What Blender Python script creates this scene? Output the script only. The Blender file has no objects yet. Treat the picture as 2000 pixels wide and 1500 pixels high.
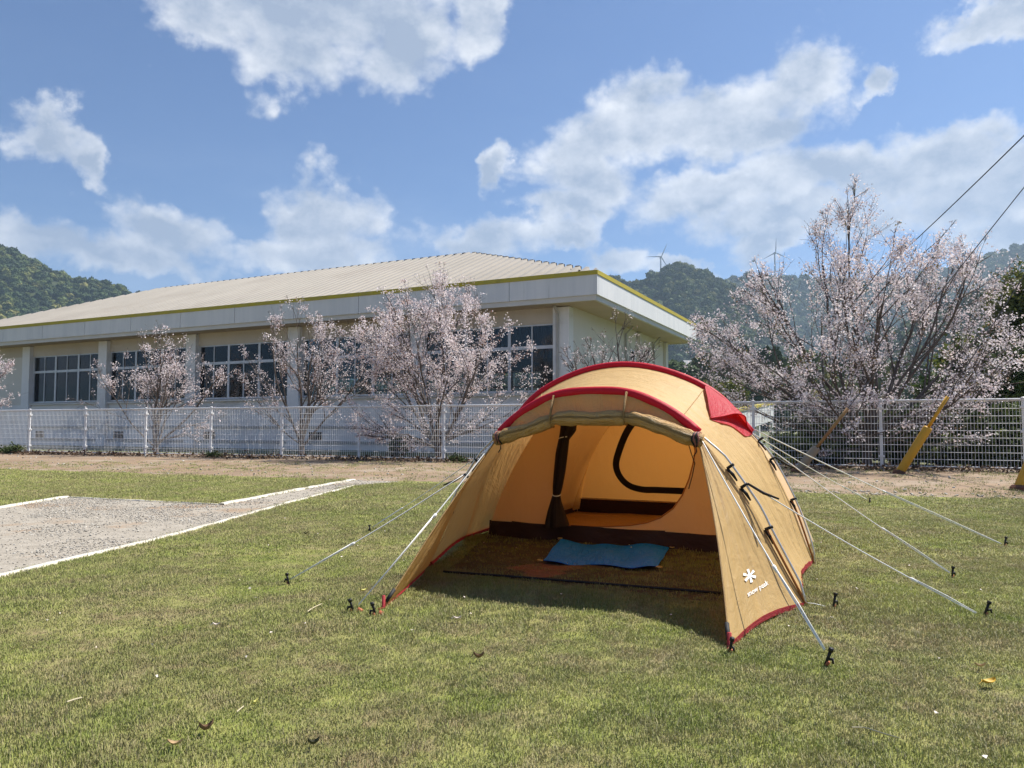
import bpy, bmesh, math, random
import numpy as np
from mathutils import Vector, Matrix, noise
from mathutils.geometry import tessellate_polygon
from mathutils.bvhtree import BVHTree

R = math.radians
random.seed(7)
rng = np.random.default_rng(7)
scene = bpy.context.scene
col = scene.collection

# ------------------------------------------------------------------ camera
H_CAM, FPX, PITCH = 1.12, 1480.0, R(3.21)
cam_d = bpy.data.cameras.new('camera')
cam = bpy.data.objects.new('camera', cam_d)
col.objects.link(cam)
cam.location = (0, 0, H_CAM)
cam.rotation_euler = (R(90) + PITCH, 0, 0)
cam_d.sensor_width = 36
cam_d.lens = 36 * FPX / 2000
cam_d.clip_start = 0.05
cam_d.clip_end = 20000
scene.camera = cam

# ------------------------------------------------------------------ view
scene.view_settings.view_transform = 'Standard'
scene.view_settings.look = 'None'
scene.view_settings.exposure = 0.85
scene.view_settings.gamma = 1.0
scene.view_settings.use_curve_mapping = False
scene.render.engine = 'CYCLES'
scene.cycles.use_denoising = True
scene.cycles.max_bounces = 8
scene.cycles.transparent_max_bounces = 12
scene.cycles.volume_bounces = 0
scene.cycles.caustics_reflective = False
scene.cycles.caustics_refractive = False

SUN_HEAD, SUN_EL = 60.0, 55.0
SUN = Vector((math.sin(R(SUN_HEAD)) * math.cos(R(SUN_EL)), math.cos(R(SUN_HEAD)) * math.cos(R(SUN_EL)), math.sin(R(SUN_EL))))


def ray(px, py):
    x, y = (px - 1000) / FPX, -(py - 750) / FPX
    return Vector((x, math.cos(PITCH) - y * math.sin(PITCH), math.sin(PITCH) + y * math.cos(PITCH)))


CAMP = Vector((0, 0, H_CAM))


def gnd(px, py, z=0.0):
    d = ray(px, py)
    return CAMP + d * ((z - H_CAM) / d.z)


def at_y(px, py, Y):
    d = ray(px, py)
    return CAMP + d * (Y / d.y)


def on_plane(px, py, p0, n):
    d = ray(px, py)
    return CAMP + d * ((Vector(p0) - CAMP).dot(n) / d.dot(n))


# ------------------------------------------------------------------ sky
world = bpy.data.worlds.new('World')
scene.world = world
world.use_nodes = True
wt = world.node_tree
wt.nodes.clear()


class G:
    """small helper for node graphs"""
    def __init__(s, tree):
        s.t = tree

    def n(s, kind, **kw):
        nd = s.t.nodes.new(kind)
        for k, v in kw.items():
            setattr(nd, k, v)
        return nd

    def link(s, a, b):
        s.t.links.new(a, b)

    def put(s, sock, v):
        if isinstance(v, bpy.types.NodeSocket):
            s.t.links.new(v, sock)
        else:
            sock.default_value = v

    def math(s, op, a, b=0.0, c=0.0, clamp=False):
        nd = s.n('ShaderNodeMath', operation=op, use_clamp=clamp)
        s.put(nd.inputs[0], a); s.put(nd.inputs[1], b); s.put(nd.inputs[2], c)
        return nd.outputs[0]

    def vmath(s, op, a, b=(0, 0, 0)):
        nd = s.n('ShaderNodeVectorMath', operation=op)
        s.put(nd.inputs[0], a); s.put(nd.inputs[1], b)
        return nd.outputs['Value'] if op in ('LENGTH', 'DOT_PRODUCT', 'DISTANCE') else nd.outputs[0]

    def noise(s, vec, scale, detail=4.0, rough=0.55, dist=0.0):
        nd = s.n('ShaderNodeTexNoise')
        s.put(nd.inputs['Vector'], vec)
        nd.inputs['Scale'].default_value = scale
        nd.inputs['Detail'].default_value = detail
        nd.inputs['Roughness'].default_value = rough
        nd.inputs['Distortion'].default_value = dist
        return nd.outputs['Fac']

    def rng(s, v, a, b, c=0.0, d=1.0, smooth=True):
        nd = s.n('ShaderNodeMapRange')
        nd.interpolation_type = 'SMOOTHSTEP' if smooth else 'LINEAR'
        s.put(nd.inputs[0], v)
        for i, q in enumerate((a, b, c, d)):
            nd.inputs[i + 1].default_value = q
        return nd.outputs[0]

    def mix(s, f, a, b, blend='MIX'):
        nd = s.n('ShaderNodeMix', data_type='RGBA', blend_type=blend)
        s.put(nd.inputs[0], f)
        s.put(nd.inputs[6], a if not isinstance(a, tuple) else (*a, 1)[:4])
        s.put(nd.inputs[7], b if not isinstance(b, tuple) else (*b, 1)[:4])
        return nd.outputs[2]

    def mapping(s, vec, loc=(0, 0, 0), rot=(0, 0, 0), scale=(1, 1, 1), kind='POINT'):
        nd = s.n('ShaderNodeMapping', vector_type=kind)
        s.put(nd.inputs[0], vec)
        nd.inputs[1].default_value = loc
        nd.inputs[2].default_value = rot
        nd.inputs[3].default_value = scale
        return nd.outputs[0]


g = G(wt)
tc = g.n('ShaderNodeTexCoord').outputs['Generated']
dirn = g.vmath('NORMALIZE', tc)
sky = g.n('ShaderNodeTexSky')
sky.sky_type = 'NISHITA'
sky.sun_disc = False
sky.sun_elevation = R(SUN_EL)
sky.sun_rotation = R(SUN_HEAD)
sky.altitude = 100
sky.air_density = 1.0
sky.dust_density = 0.6
sky.ozone_density = 2.2
# cumulus clouds, each a group of soft lobes placed by direction (px, py, rx, ry)
CLOUDS = [(600, 0, 330, 150), (560, 120, 150, 85), (770, 80, 130, 100), (390, 30, 140, 75), (930, 50, 70, 85),
          (125, 280, 95, 62), (210, 318, 50, 45), (50, 470, 130, 55), (330, 445, 130, 75), (210, 500, 260, 50),
          (640, 420, 120, 80), (630, 490, 170, 50), (930, 475, 130, 55), (1555, 165, 130, 85), (1400, 225, 170, 80),
          (1230, 250, 160, 85), (1140, 320, 120, 100), (1460, 270, 130, 70), (1110, 405, 100, 40), (1850, 285, 130, 70),
          (1670, 345, 230, 75), (1430, 385, 210, 55), (1920, 370, 200, 110), (1600, 430, 260, 50), (1960, 460, 200, 60),
          (1195, 500, 85, 40), (1110, 455, 70, 34), (1330, 520, 80, 26), (1500, 480, 90, 36), (1970, 5, 110, 50), (1725, 145, 45, 40),
          (990, 330, 38, 70), (2250, 330, 240, 120), (-250, 420, 240, 90)]
warp = g.n('ShaderNodeTexNoise')
g.put(warp.inputs['Vector'], dirn)
warp.inputs['Scale'].default_value = 8.0
warp.inputs['Detail'].default_value = 8.0
warp.inputs['Roughness'].default_value = 0.62
wv = g.vmath('SUBTRACT', warp.outputs['Color'], (0.5, 0.5, 0.5))
wv = g.vmath('MULTIPLY', wv, (0.17, 0.17, 0.13))
dw = g.vmath('ADD', dirn, wv)


def cover(vec, up):
    """smooth union of the lobes; `up` slides the sample point, to tell tops from bases"""
    acc = None
    for px, py, rx, ry in CLOUDS:
        d = ray(px, py)
        k = 1.0 / d.length
        d = d.normalized()
        az = math.atan2(d.x, d.y)
        q = d - Vector((0, 0, up))
        m = g.mapping(vec, loc=tuple(q), rot=(0, 0, -az), scale=(1.22 * rx / FPX * k, 1.0, 1.2 * ry / FPX * k), kind='TEXTURE')
        v = g.math('SUBTRACT', 1.0, g.vmath('LENGTH', m))
        acc = v if acc is None else g.math('SMOOTH_MAX', acc, v, 0.22)
    return acc


D0 = cover(dw, 0.0)
sv = g.vmath('MULTIPLY', dirn, (1, 1, 1.35))
def billow(vec, scale, det):
    v = g.n('ShaderNodeTexVoronoi', feature='F1')
    g.put(v.inputs['Vector'], vec)
    v.inputs['Scale'].default_value = scale
    v.inputs['Detail'].default_value = det
    v.inputs['Roughness'].default_value = 0.55
    v.inputs['Lacunarity'].default_value = 2.2
    return g.math('SUBTRACT', 1.0, v.outputs['Distance'])


dv = g.vmath('ADD', sv, g.vmath('MULTIPLY', wv, (0.35, 0.35, 0.35)))
q0 = g.noise(sv, 12.0, 7.0, 0.58)
n0 = g.math('ADD', g.math('MULTIPLY', q0, 0.65), g.math('MULTIPLY', billow(dv, 17.0, 2.0), 0.32))
so = SUN * 0.02
ov = (so.x, so.y, so.z * 1.35)
q1 = g.noise(g.vmath('ADD', sv, ov), 12.0, 7.0, 0.58)
m0 = g.noise(sv, 5.0, 3.0, 0.5)
m1 = g.noise(g.vmath('ADD', sv, (so.x * 2, so.y * 2, so.z * 3.5)), 5.0, 3.0, 0.5)
# the rest of the sky carries the same kind of scattered cumulus
gen = g.noise(g.vmath('MULTIPLY', dirn, (1, 1, 2.2)), 2.6, 5.0, 0.5)
gen = g.rng(gen, 0.50, 0.72, -0.6, 0.9, smooth=False)
sepd = g.n('ShaderNodeSeparateXYZ')
g.put(sepd.inputs[0], dirn)
infront = g.rng(sepd.outputs['Y'], 0.25, 0.6, 0.0, 1.0)
genw = g.math('SUBTRACT', gen, g.math('MULTIPLY', infront, 3.0))
D = g.math('MAXIMUM', D0, genw)
val = g.math('ADD', D, g.math('MULTIPLY', g.math('SUBTRACT', n0, 0.43), 1.10))
alpha = g.math('POWER', g.rng(val, 0.02, 0.50, 0.0, 1.0, smooth=False), 0.85)
alpha = g.rng(alpha, 0.0, 1.0, 0.0, 0.97)
# sunlit tops and edges, greyer thick undersides
light = g.math('ADD', 0.62, g.math('MULTIPLY', g.math('SUBTRACT', q0, q1), 1.9))
light = g.math('ADD', light, g.math('MULTIPLY', g.math('SUBTRACT', m0, m1), 1.1))
light = g.math('ADD', light, g.rng(D, 0.10, 0.85, 0.22, -0.50), clamp=True)
ccol = g.mix(light, (3.3, 4.0, 5.3), (8.4, 8.6, 9.0))
hz = g.rng(sepd.outputs['Z'], 0.05, 0.34, 0.80, 1.0)
alpha = g.math('MULTIPLY', alpha, hz)
# thin veil near the horizon
veil = g.noise(g.vmath('MULTIPLY', dirn, (1, 1, 4)), 3.0, 6.0, 0.6)
veil = g.math('MULTIPLY', g.rng(veil, 0.4, 0.75), g.rng(sepd.outputs['Z'], 0.05, 0.4, 0.30, 0.02))
skyc = g.mix(veil, g.mix(1.0, sky.outputs[0], (0.58, 0.77, 1.02), 'MULTIPLY'), (6.4, 7.2, 8.8))
fin = g.mix(alpha, skyc, ccol)
bg = g.n('ShaderNodeBackground')
g.put(bg.inputs[0], fin)
bg.inputs[1].default_value = 0.063
wo = g.n('ShaderNodeOutputWorld')
g.link(bg.outputs[0], wo.inputs[0])
world.cycles.sampling_method = 'MANUAL'
world.cycles.sample_map_resolution = 512

sun_d = bpy.data.lights.new('sun', 'SUN')
sun_d.energy = 4.9
sun_d.angle = R(0.53)
sun_d.color = (1.0, 0.95, 0.87)
sun = bpy.data.objects.new('sun', sun_d)
sun.rotation_euler = SUN.to_track_quat('Z', 'Y').to_euler()
sun.location = (0, 0, 30)
col.objects.link(sun)

# ------------------------------------------------------------------ materials
def newmat(name):
    m = bpy.data.materials.new(name)
    m.use_nodes = True
    m.node_tree.nodes.clear()
    gg = G(m.node_tree)
    out = gg.n('ShaderNodeOutputMaterial')
    return m, gg, out


def pmat(name, c1, c2=None, scale=3.0, rough=0.7, metal=0.0, bump=0.0, bscale=40.0, world_co=False, spec=0.4, detail=5.0,
         c3=None, s3=0.6, t3=(0.55, 0.75), stretch=(1, 1, 1)):
    m, gg, out = newmat(name)
    if world_co:
        co = gg.n('ShaderNodeNewGeometry').outputs['Position']
    else:
        co = gg.n('ShaderNodeTexCoord').outputs['Object']
    co = gg.mapping(co, scale=stretch)
    p = gg.n('ShaderNodeBsdfPrincipled')
    base = (*c1, 1)
    if c2 is not None:
        f = gg.rng(gg.noise(co, scale, detail, 0.6), 0.3, 0.7)
        base = gg.mix(f, c1, c2)
    if c3 is not None:
        f = gg.rng(gg.noise(co, s3, 6, 0.6), *t3)
        base = gg.mix(f, base if not isinstance(base, tuple) else c1, c3)
    gg.put(p.inputs['Base Color'], base)
    p.inputs['Roughness'].default_value = rough
    p.inputs['Metallic'].default_value = metal
    p.inputs['Specular IOR Level'].default_value = spec
    if bump:
        b = gg.n('ShaderNodeBump')
        b.inputs['Strength'].default_value = bump
        b.inputs['Distance'].default_value = 0.02
        gg.put(b.inputs['Height'], gg.noise(co, bscale, 6, 0.6))
        gg.link(b.outputs[0], p.inputs['Normal'])
    gg.link(p.outputs[0], out.inputs[0])
    return m


def fabric(name, c, trans, cd=None, wr=0.5, sx=9.0, sy=1.2, gloss=0.25):
    """thin woven cloth: diffuse + light shining through, tension creases along the UV"""
    m, gg, out = newmat(name)
    uv = gg.n('ShaderNodeUVMap').outputs[0]
    st = gg.mapping(uv, scale=(sx, sy, 1))
    nz = gg.noise(st, 3.0, 5, 0.6, 0.6)
    nb = gg.noise(uv, 5.0, 4, 0.6, 1.0)
    hgt = gg.math('ADD', gg.math('MULTIPLY', nz, 1.0), gg.math('MULTIPLY', nb, 0.5))
    b = gg.n('ShaderNodeBump')
    b.inputs['Strength'].default_value = wr
    b.inputs['Distance'].default_value = 0.05
    gg.put(b.inputs['Height'], hgt)
    cc = gg.mix(gg.noise(uv, 2.0, 4, 0.6), tuple(x * 0.9 for x in c), tuple(min(1, x * 1.08) for x in c))
    d = gg.n('ShaderNodeBsdfPrincipled')
    gg.put(d.inputs['Base Color'], cc)
    d.inputs['Roughness'].default_value = 0.55
    d.inputs['Specular IOR Level'].default_value = gloss
    gg.link(b.outputs[0], d.inputs['Normal'])
    t = gg.n('ShaderNodeBsdfTranslucent')
    gg.put(t.inputs[0], (*(cd or c), 1))
    gg.link(b.outputs[0], t.inputs['Normal'])
    mx = gg.n('ShaderNodeMixShader')
    mx.inputs[0].default_value = trans
    gg.link(d.outputs[0], mx.inputs[1]); gg.link(t.outputs[0], mx.inputs[2])
    gg.link(mx.outputs[0], out.inputs[0])
    return m


def leafmat(name, cols, trans=0.35, attr='rnd', world_patch=None, rough=0.6):
    """foliage coloured by a per-face random attribute; cols = [(pos, rgb)...]"""
    m, gg, out = newmat(name)
    if attr:
        a = gg.n('ShaderNodeAttribute', attribute_name=attr).outputs['Fac']
    else:
        a = gg.n('ShaderNodeObjectInfo').outputs['Random']
    if world_patch:
        pos = gg.n('ShaderNodeNewGeometry').outputs['Position']
        nz = gg.rng(gg.noise(pos, world_patch[0], 4, 0.6), 0.3, 0.7, -0.5, 0.5)
        a = gg.math('ADD', a, gg.math('MULTIPLY', nz, world_patch[1]), clamp=True)
    r = gg.n('ShaderNodeValToRGB')
    gg.put(r.inputs[0], a)
    els = r.color_ramp.elements
    while len(els) < len(cols):
        els.new(0.5)
    for e, (p, c) in zip(els, cols):
        e.position = p
        e.color = (*c, 1)
    d = gg.n('ShaderNodeBsdfPrincipled')
    gg.link(r.outputs[0], d.inputs['Base Color'])
    d.inputs['Roughness'].default_value = rough
    d.inputs['Specular IOR Level'].default_value = 0.25
    if trans:
        t = gg.n('ShaderNodeBsdfTranslucent')
        gg.link(r.outputs[0], t.inputs[0])
        mx = gg.n('ShaderNodeMixShader')
        mx.inputs[0].default_value = trans
        gg.link(d.outputs[0], mx.inputs[1]); gg.link(t.outputs[0], mx.inputs[2])
        gg.link(mx.outputs[0], out.inputs[0])
    else:
        gg.link(d.outputs[0], out.inputs[0])
    return m


M = {}
M['wall'] = pmat('painted_wall', (0.62, 0.60, 0.56), (0.68, 0.655, 0.61), 0.5, 0.8, bump=0.1, bscale=20, c3=(0.46, 0.44, 0.40), s3=0.5, t3=(0.52, 0.85), stretch=(1, 1, 0.35))
M['wall_low'] = pmat('lower_wall_render', (0.70, 0.71, 0.73), (0.76, 0.76, 0.77), 0.7, 0.85, bump=0.12, bscale=18, c3=(0.44, 0.42, 0.39), s3=0.6, t3=(0.5, 0.85), stretch=(0.6, 0.6, 1))
M['beige'] = pmat('beige_wall', (0.50, 0.45, 0.39), (0.55, 0.495, 0.43), 0.5, 0.8, bump=0.08, bscale=20, c3=(0.48, 0.42, 0.33), s3=0.7, t3=(0.5, 0.85), stretch=(1, 1, 0.3))
M['soffit'] = pmat('soffit_board', (0.42, 0.345, 0.26), (0.47, 0.385, 0.30), 0.8, 0.8)
M['fascia'] = pmat('fascia_panel', (0.62, 0.63, 0.64), (0.70, 0.70, 0.70), 0.9, 0.6, c3=(0.42, 0.42, 0.40), s3=1.1, t3=(0.62, 0.85), stretch=(2.5, 2.5, 0.25))
M['lip'] = pmat('eave_lip', (0.55, 0.54, 0.52), (0.6, 0.59, 0.57), 1.0, 0.7)
M['yellow'] = pmat('yellow_trim', (0.46, 0.37, 0.02), (0.40, 0.33, 0.05), 1.5, 0.6, c3=(0.22, 0.18, 0.05), s3=2.0, t3=(0.6, 0.85))
M['roof'] = pmat('roof_sheet', (0.33, 0.295, 0.245), (0.37, 0.33, 0.275), 0.4, 0.55, c3=(0.28, 0.24, 0.195), s3=0.25, t3=(0.5, 0.8))
M['dark'] = pmat('dark_gap', (0.03, 0.03, 0.03), rough=0.9)
M['alu'] = pmat('aluminium_frame', (0.50, 0.52, 0.56), (0.56, 0.58, 0.62), 3, 0.45, metal=0.3)
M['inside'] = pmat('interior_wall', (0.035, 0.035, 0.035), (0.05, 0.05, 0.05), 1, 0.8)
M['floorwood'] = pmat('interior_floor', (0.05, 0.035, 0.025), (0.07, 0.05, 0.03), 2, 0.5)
M['curtain'] = pmat('blue_curtain', (0.03, 0.045, 0.10), (0.06, 0.08, 0.16), 6, 0.9, stretch=(8, 8, 0.4))
M['pipe'] = pmat('drain_pipe', (0.36, 0.35, 0.34), (0.44, 0.42, 0.40), 2, 0.6)
M['white'] = pmat('white_paint', (0.78, 0.79, 0.80), (0.72, 0.72, 0.73), 2, 0.45)
M['ground'] = pmat('field_ground', (0.10, 0.13, 0.045), (0.15, 0.14, 0.07), 0.05, 0.95, world_co=True, c3=(0.19, 0.15, 0.09), s3=0.02)
M['dirt'] = pmat('bare_dirt', (0.27, 0.185, 0.115), (0.20, 0.14, 0.09), 0.8, 0.95, bump=0.6, bscale=14, world_co=True, c3=(0.31, 0.245, 0.18), s3=0.5, t3=(0.45, 0.7))
M['gravel'] = pmat('gravel_bed', (0.29, 0.255, 0.205), (0.38, 0.34, 0.28), 6, 0.95, bump=0.8, bscale=45, world_co=True, c3=(0.31, 0.20, 0.115), s3=0.6, t3=(0.52, 0.66))
M['soil'] = pmat('reddish_soil', (0.20, 0.075, 0.045), (0.13, 0.07, 0.04), 9, 0.95, bump=0.6, bscale=30, world_co=True)
M['porch_shade'] = pmat('painted_porch_shade', (0.05, 0.033, 0.018), (0.065, 0.048, 0.022), 5, 0.95, bump=0.6, bscale=30, world_co=True)  # dark brown that paints in the shade on the porch grass
M['kerb'] = pmat('pale_edging', (0.62, 0.58, 0.50), (0.52, 0.47, 0.39), 2.5, 0.85, bump=0.2, bscale=30, world_co=True)
M['bark'] = pmat('cherry_bark', (0.075, 0.058, 0.050), (0.14, 0.115, 0.10), 6, 0.85, bump=0.5, bscale=25)
M['bark2'] = pmat('tree_bark', (0.07, 0.055, 0.04), (0.11, 0.09, 0.07), 6, 0.9, bump=0.5, bscale=25)
M['blossom'] = leafmat('cherry_blossom', [(0.0, (0.30, 0.16, 0.12)), (0.12, (0.42, 0.27, 0.22)), (0.18, (0.74, 0.61, 0.61)), (0.5, (0.84, 0.74, 0.75)), (1.0, (0.90, 0.84, 0.85))], 0.3)
M['blossom_leaf'] = leafmat('cherry_blossom_with_leaf', [(0.0, (0.14, 0.15, 0.04)), (0.14, (0.32, 0.19, 0.12)), (0.22, (0.74, 0.62, 0.64)), (0.6, (0.84, 0.75, 0.77)), (1.0, (0.90, 0.85, 0.87))], 0.3)
M['leaf_dark'] = leafmat('dark_leaf', [(0.0, (0.03, 0.055, 0.015)), (0.6, (0.065, 0.105, 0.027)), (1.0, (0.14, 0.18, 0.045))], 0.25)
M['leaf_yellow'] = leafmat('yellow_green_leaf', [(0.0, (0.05, 0.075, 0.015)), (0.5, (0.12, 0.14, 0.03)), (1.0, (0.22, 0.21, 0.05))], 0.35)
M['leaf_hedge'] = leafmat('hedge_leaf', [(0.0, (0.04, 0.06, 0.02)), (0.6, (0.085, 0.115, 0.035)), (1.0, (0.16, 0.18, 0.055))], 0.25)
M['forest'] = leafmat('forest_canopy', [(0.0, (0.038, 0.064, 0.024)), (0.45, (0.06, 0.095, 0.028)), (0.75, (0.095, 0.125, 0.033)), (0.92, (0.15, 0.165, 0.038)), (1.0, (0.20, 0.19, 0.05))], 0.0, attr=None, world_patch=(0.02, 0.35), rough=0.85)
M['forest_near'] = leafmat('foothill_canopy', [(0.0, (0.035, 0.06, 0.02)), (0.35, (0.065, 0.10, 0.025)), (0.7, (0.14, 0.16, 0.035)), (1.0, (0.24, 0.21, 0.06))], 0.0, attr=None, world_patch=(0.03, 0.3), rough=0.85)
M['hill'] = pmat('hill_soil', (0.03, 0.045, 0.018), (0.05, 0.065, 0.02), 0.03, 0.95, world_co=True)
M['turbine'] = pmat('turbine_white', (0.30, 0.32, 0.35), rough=0.6)
M['concrete'] = pmat('concrete_pole', (0.34, 0.33, 0.31), (0.40, 0.39, 0.37), 3, 0.85)
M['cable'] = pmat('black_cable', (0.03, 0.03, 0.035), rough=0.6)
M['wire'] = pmat('steel_wire', (0.10, 0.10, 0.11), rough=0.5)
M['guard'] = pmat('yellow_guard', (0.62, 0.33, 0.02), (0.56, 0.31, 0.03), 3, 0.55, c3=(0.36, 0.22, 0.06), s3=4, t3=(0.6, 0.85))
M['guard_old'] = pmat('faded_guard', (0.34, 0.27, 0.18), (0.28, 0.23, 0.17), 5, 0.8)
M['rusty'] = pmat('rusty_yellow', (0.36, 0.22, 0.08), (0.28, 0.15, 0.07), 6, 0.8)
# tent cloths
M['fly'] = fabric('tan_tent_cloth', (0.64, 0.435, 0.18), 0.32, (0.86, 0.48, 0.16), wr=0.6, sx=3.5, sy=0.4, gloss=0.35)
M['flap'] = fabric('tan_flap_cloth', (0.62, 0.42, 0.17), 0.36, (0.72, 0.24, 0.04), wr=0.5, sx=3.0, sy=0.4, gloss=0.35)
M['roll'] = fabric('rolled_door_cloth', (0.54, 0.33, 0.13), 0.10, (0.8, 0.45, 0.13), wr=0.9, sx=3, sy=3)
M['inner'] = fabric('beige_inner_cloth', (0.84, 0.66, 0.42), 0.50, (0.95, 0.74, 0.44), wr=0.3, sx=4, sy=1.0, gloss=0.1)
M['tub'] = fabric('dark_brown_tub_cloth', (0.045, 0.020, 0.016), 0.0, wr=0.5, sx=2, sy=3)
M['tentfloor'] = fabric('tent_floor_cloth', (0.42, 0.25, 0.09), 0.0, wr=0.9, sx=1.0, sy=7)
M['red'] = fabric('red_tape', (0.60, 0.010, 0.030), 0.12, (0.7, 0.03, 0.04), wr=0.2, sx=20, sy=2)
M['redvent'] = fabric('red_vent_cloth', (0.52, 0.02, 0.035), 0.30, (0.8, 0.05, 0.04), wr=0.4, sx=4, sy=2)
M['hem'] = fabric('red_hem', (0.42, 0.04, 0.05), 0.1, (0.6, 0.05, 0.05), wr=0.3)
M['mesh'] = fabric('dark_mesh_door', (0.040, 0.024, 0.018), 0.15, (0.10, 0.05, 0.03), wr=0.9, sx=10, sy=1)
M['black'] = pmat('black_webbing', (0.012, 0.012, 0.014), rough=0.7)
M['tape'] = pmat('black_tape', (0.012, 0.010, 0.010), rough=0.8)
M['pole'] = pmat('silver_pole', (0.62, 0.60, 0.60), rough=0.35, metal=0.5)
M['strapo'] = pmat('orange_strap', (0.40, 0.15, 0.035), rough=0.7)
M['rope'] = pmat('white_rope', (0.88, 0.86, 0.82), (0.78, 0.76, 0.72), 60, 0.75)
M['cord'] = pmat('dull_red_cord', (0.34, 0.12, 0.10), rough=0.7)
M['logo'] = pmat('white_print', (0.88, 0.86, 0.82), rough=0.6)
M['blue'] = fabric('blue_tarp', (0.008, 0.21, 0.92), 0.05, wr=0.8, sx=6, sy=1.2, gloss=0.15)
M['ring'] = pmat('brass_eyelet', (0.50, 0.38, 0.18), rough=0.4, metal=0.8)
M['iron'] = pmat('black_peg_iron', (0.018, 0.016, 0.015), rough=0.5, metal=0.3)
M['orange'] = pmat('orange_peg_paint', (0.50, 0.13, 0.05), (0.36, 0.11, 0.05), 30, 0.6)
M['yleaf'] = pmat('yellow_fallen_leaf', (0.62, 0.40, 0.03), (0.50, 0.30, 0.03), 30, 0.6)
M['pleaf'] = pmat('pale_yellow_leaf', (0.66, 0.62, 0.20), rough=0.6)
M['bleaf'] = pmat('brown_fallen_leaf', (0.22, 0.13, 0.07), (0.16, 0.10, 0.06), 30, 0.8)
M['tleaf'] = pmat('tan_fallen_leaf', (0.50, 0.36, 0.20), rough=0.7)
M['dleaf'] = pmat('dark_fallen_leaf', (0.06, 0.06, 0.03), rough=0.7)
M['straw'] = pmat('dry_straw', (0.48, 0.42, 0.28), rough=0.8)
M['petal'] = pmat('fallen_petal', (0.75, 0.66, 0.60), rough=0.7)
M['litter'] = leafmat('leaf_litter', [(0.0, (0.05, 0.03, 0.02)), (0.5, (0.13, 0.08, 0.05)), (1.0, (0.26, 0.17, 0.10))], 0.1)
M['stone'] = leafmat('gravel_stone', [(0.0, (0.26, 0.235, 0.20)), (0.5, (0.36, 0.33, 0.285)), (1.0, (0.52, 0.49, 0.43))], 0.0, attr=None, rough=0.85)
M['housew'] = pmat('far_white_wall', (0.72, 0.72, 0.70), rough=0.8)
M['houser'] = pmat('far_grey_roof', (0.16, 0.17, 0.19), rough=0.7)
M['grassb'] = pmat('grassy_bank', (0.11, 0.14, 0.04), (0.16, 0.16, 0.06), 0.4, 0.95, world_co=True)


def lawnmat(name, blade):
    m, gg, out = newmat(name)
    pos = gg.n('ShaderNodeNewGeometry').outputs['Position']
    big = gg.rng(gg.noise(pos, 0.75, 5, 0.6, 0.5), 0.40, 0.60)
    mid = gg.rng(gg.noise(pos, 2.6, 5, 0.65, 0.6), 0.36, 0.66)
    fine = gg.noise(pos, 11.0, 5, 0.65)
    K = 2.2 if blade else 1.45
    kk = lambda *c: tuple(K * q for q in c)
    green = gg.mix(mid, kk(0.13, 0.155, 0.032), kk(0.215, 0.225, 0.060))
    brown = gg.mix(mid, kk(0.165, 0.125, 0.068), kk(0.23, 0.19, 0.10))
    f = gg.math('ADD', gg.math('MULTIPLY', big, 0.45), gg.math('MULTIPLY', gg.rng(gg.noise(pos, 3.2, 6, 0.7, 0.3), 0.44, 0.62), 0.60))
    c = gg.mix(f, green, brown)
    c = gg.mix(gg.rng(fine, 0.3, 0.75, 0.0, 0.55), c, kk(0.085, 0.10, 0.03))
    if blade:
        rnd = gg.n('ShaderNodeObjectInfo').outputs['Random']
        a = gg.n('ShaderNodeAttribute', attribute_name='rnd').outputs['Fac']
        c = gg.mix(gg.rng(a, 0.62, 0.95, 0, 0.75), c, (0.46, 0.39, 0.23))
        c = gg.mix(gg.rng(a, 0.0, 0.4, 0.55, 0.0), c, (0.26, 0.35, 0.07))
        c = gg.mix(gg.rng(rnd, 0.0, 1.0, 0.0, 0.35, smooth=False), c, (0.16, 0.17, 0.06))
    p = gg.n('ShaderNodeBsdfPrincipled')
    gg.put(p.inputs['Base Color'], c)
    p.inputs['Roughness'].default_value = 0.65 if blade else 0.95
    p.inputs['Specular IOR Level'].default_value = 0.25 if blade else 0.1
    if blade:
        gn = gg.n('ShaderNodeNewGeometry').outputs['Normal']
        nn = gg.vmath('NORMALIZE', gg.vmath('ADD', gg.vmath('MULTIPLY', gn, (0.4, 0.4, 0.4)), (0, 0, 0.8)))
        gg.put(p.inputs['Normal'], nn)
        t = gg.n('ShaderNodeBsdfTranslucent')
        gg.put(t.inputs[0], c)
        mx = gg.n('ShaderNodeMixShader')
        mx.inputs[0].default_value = 0.22
        gg.link(p.outputs[0], mx.inputs[1]); gg.link(t.outputs[0], mx.inputs[2])
        gg.link(mx.outputs[0], out.inputs[0])
    else:
        b = gg.n('ShaderNodeBump')
        b.inputs['Strength'].default_value = 0.7
        b.inputs['Distance'].default_value = 0.03
        gg.put(b.inputs['Height'], gg.noise(pos, 30, 6, 0.7))
        gg.link(b.outputs[0], p.inputs['Normal'])
        gg.link(p.outputs[0], out.inputs[0])
    return m


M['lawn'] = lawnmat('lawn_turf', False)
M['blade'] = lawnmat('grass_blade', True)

m, gg, out = newmat('window_glass')
tr = gg.n('ShaderNodeBsdfTransparent'); tr.inputs[0].default_value = (0.50, 0.55, 0.55, 1)
gl = gg.n('ShaderNodeBsdfGlossy'); gl.inputs['Roughness'].default_value = 0.02; gl.inputs[0].default_value = (0.8, 0.85, 0.9, 1)
fr = gg.n('ShaderNodeFresnel'); fr.inputs[0].default_value = 1.5
mx = gg.n('ShaderNodeMixShader')
gg.link(fr.outputs[0], mx.inputs[0]); gg.link(tr.outputs[0], mx.inputs[1]); gg.link(gl.outputs[0], mx.inputs[2])
gg.link(mx.outputs[0], out.inputs[0])
M['glass'] = m

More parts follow.
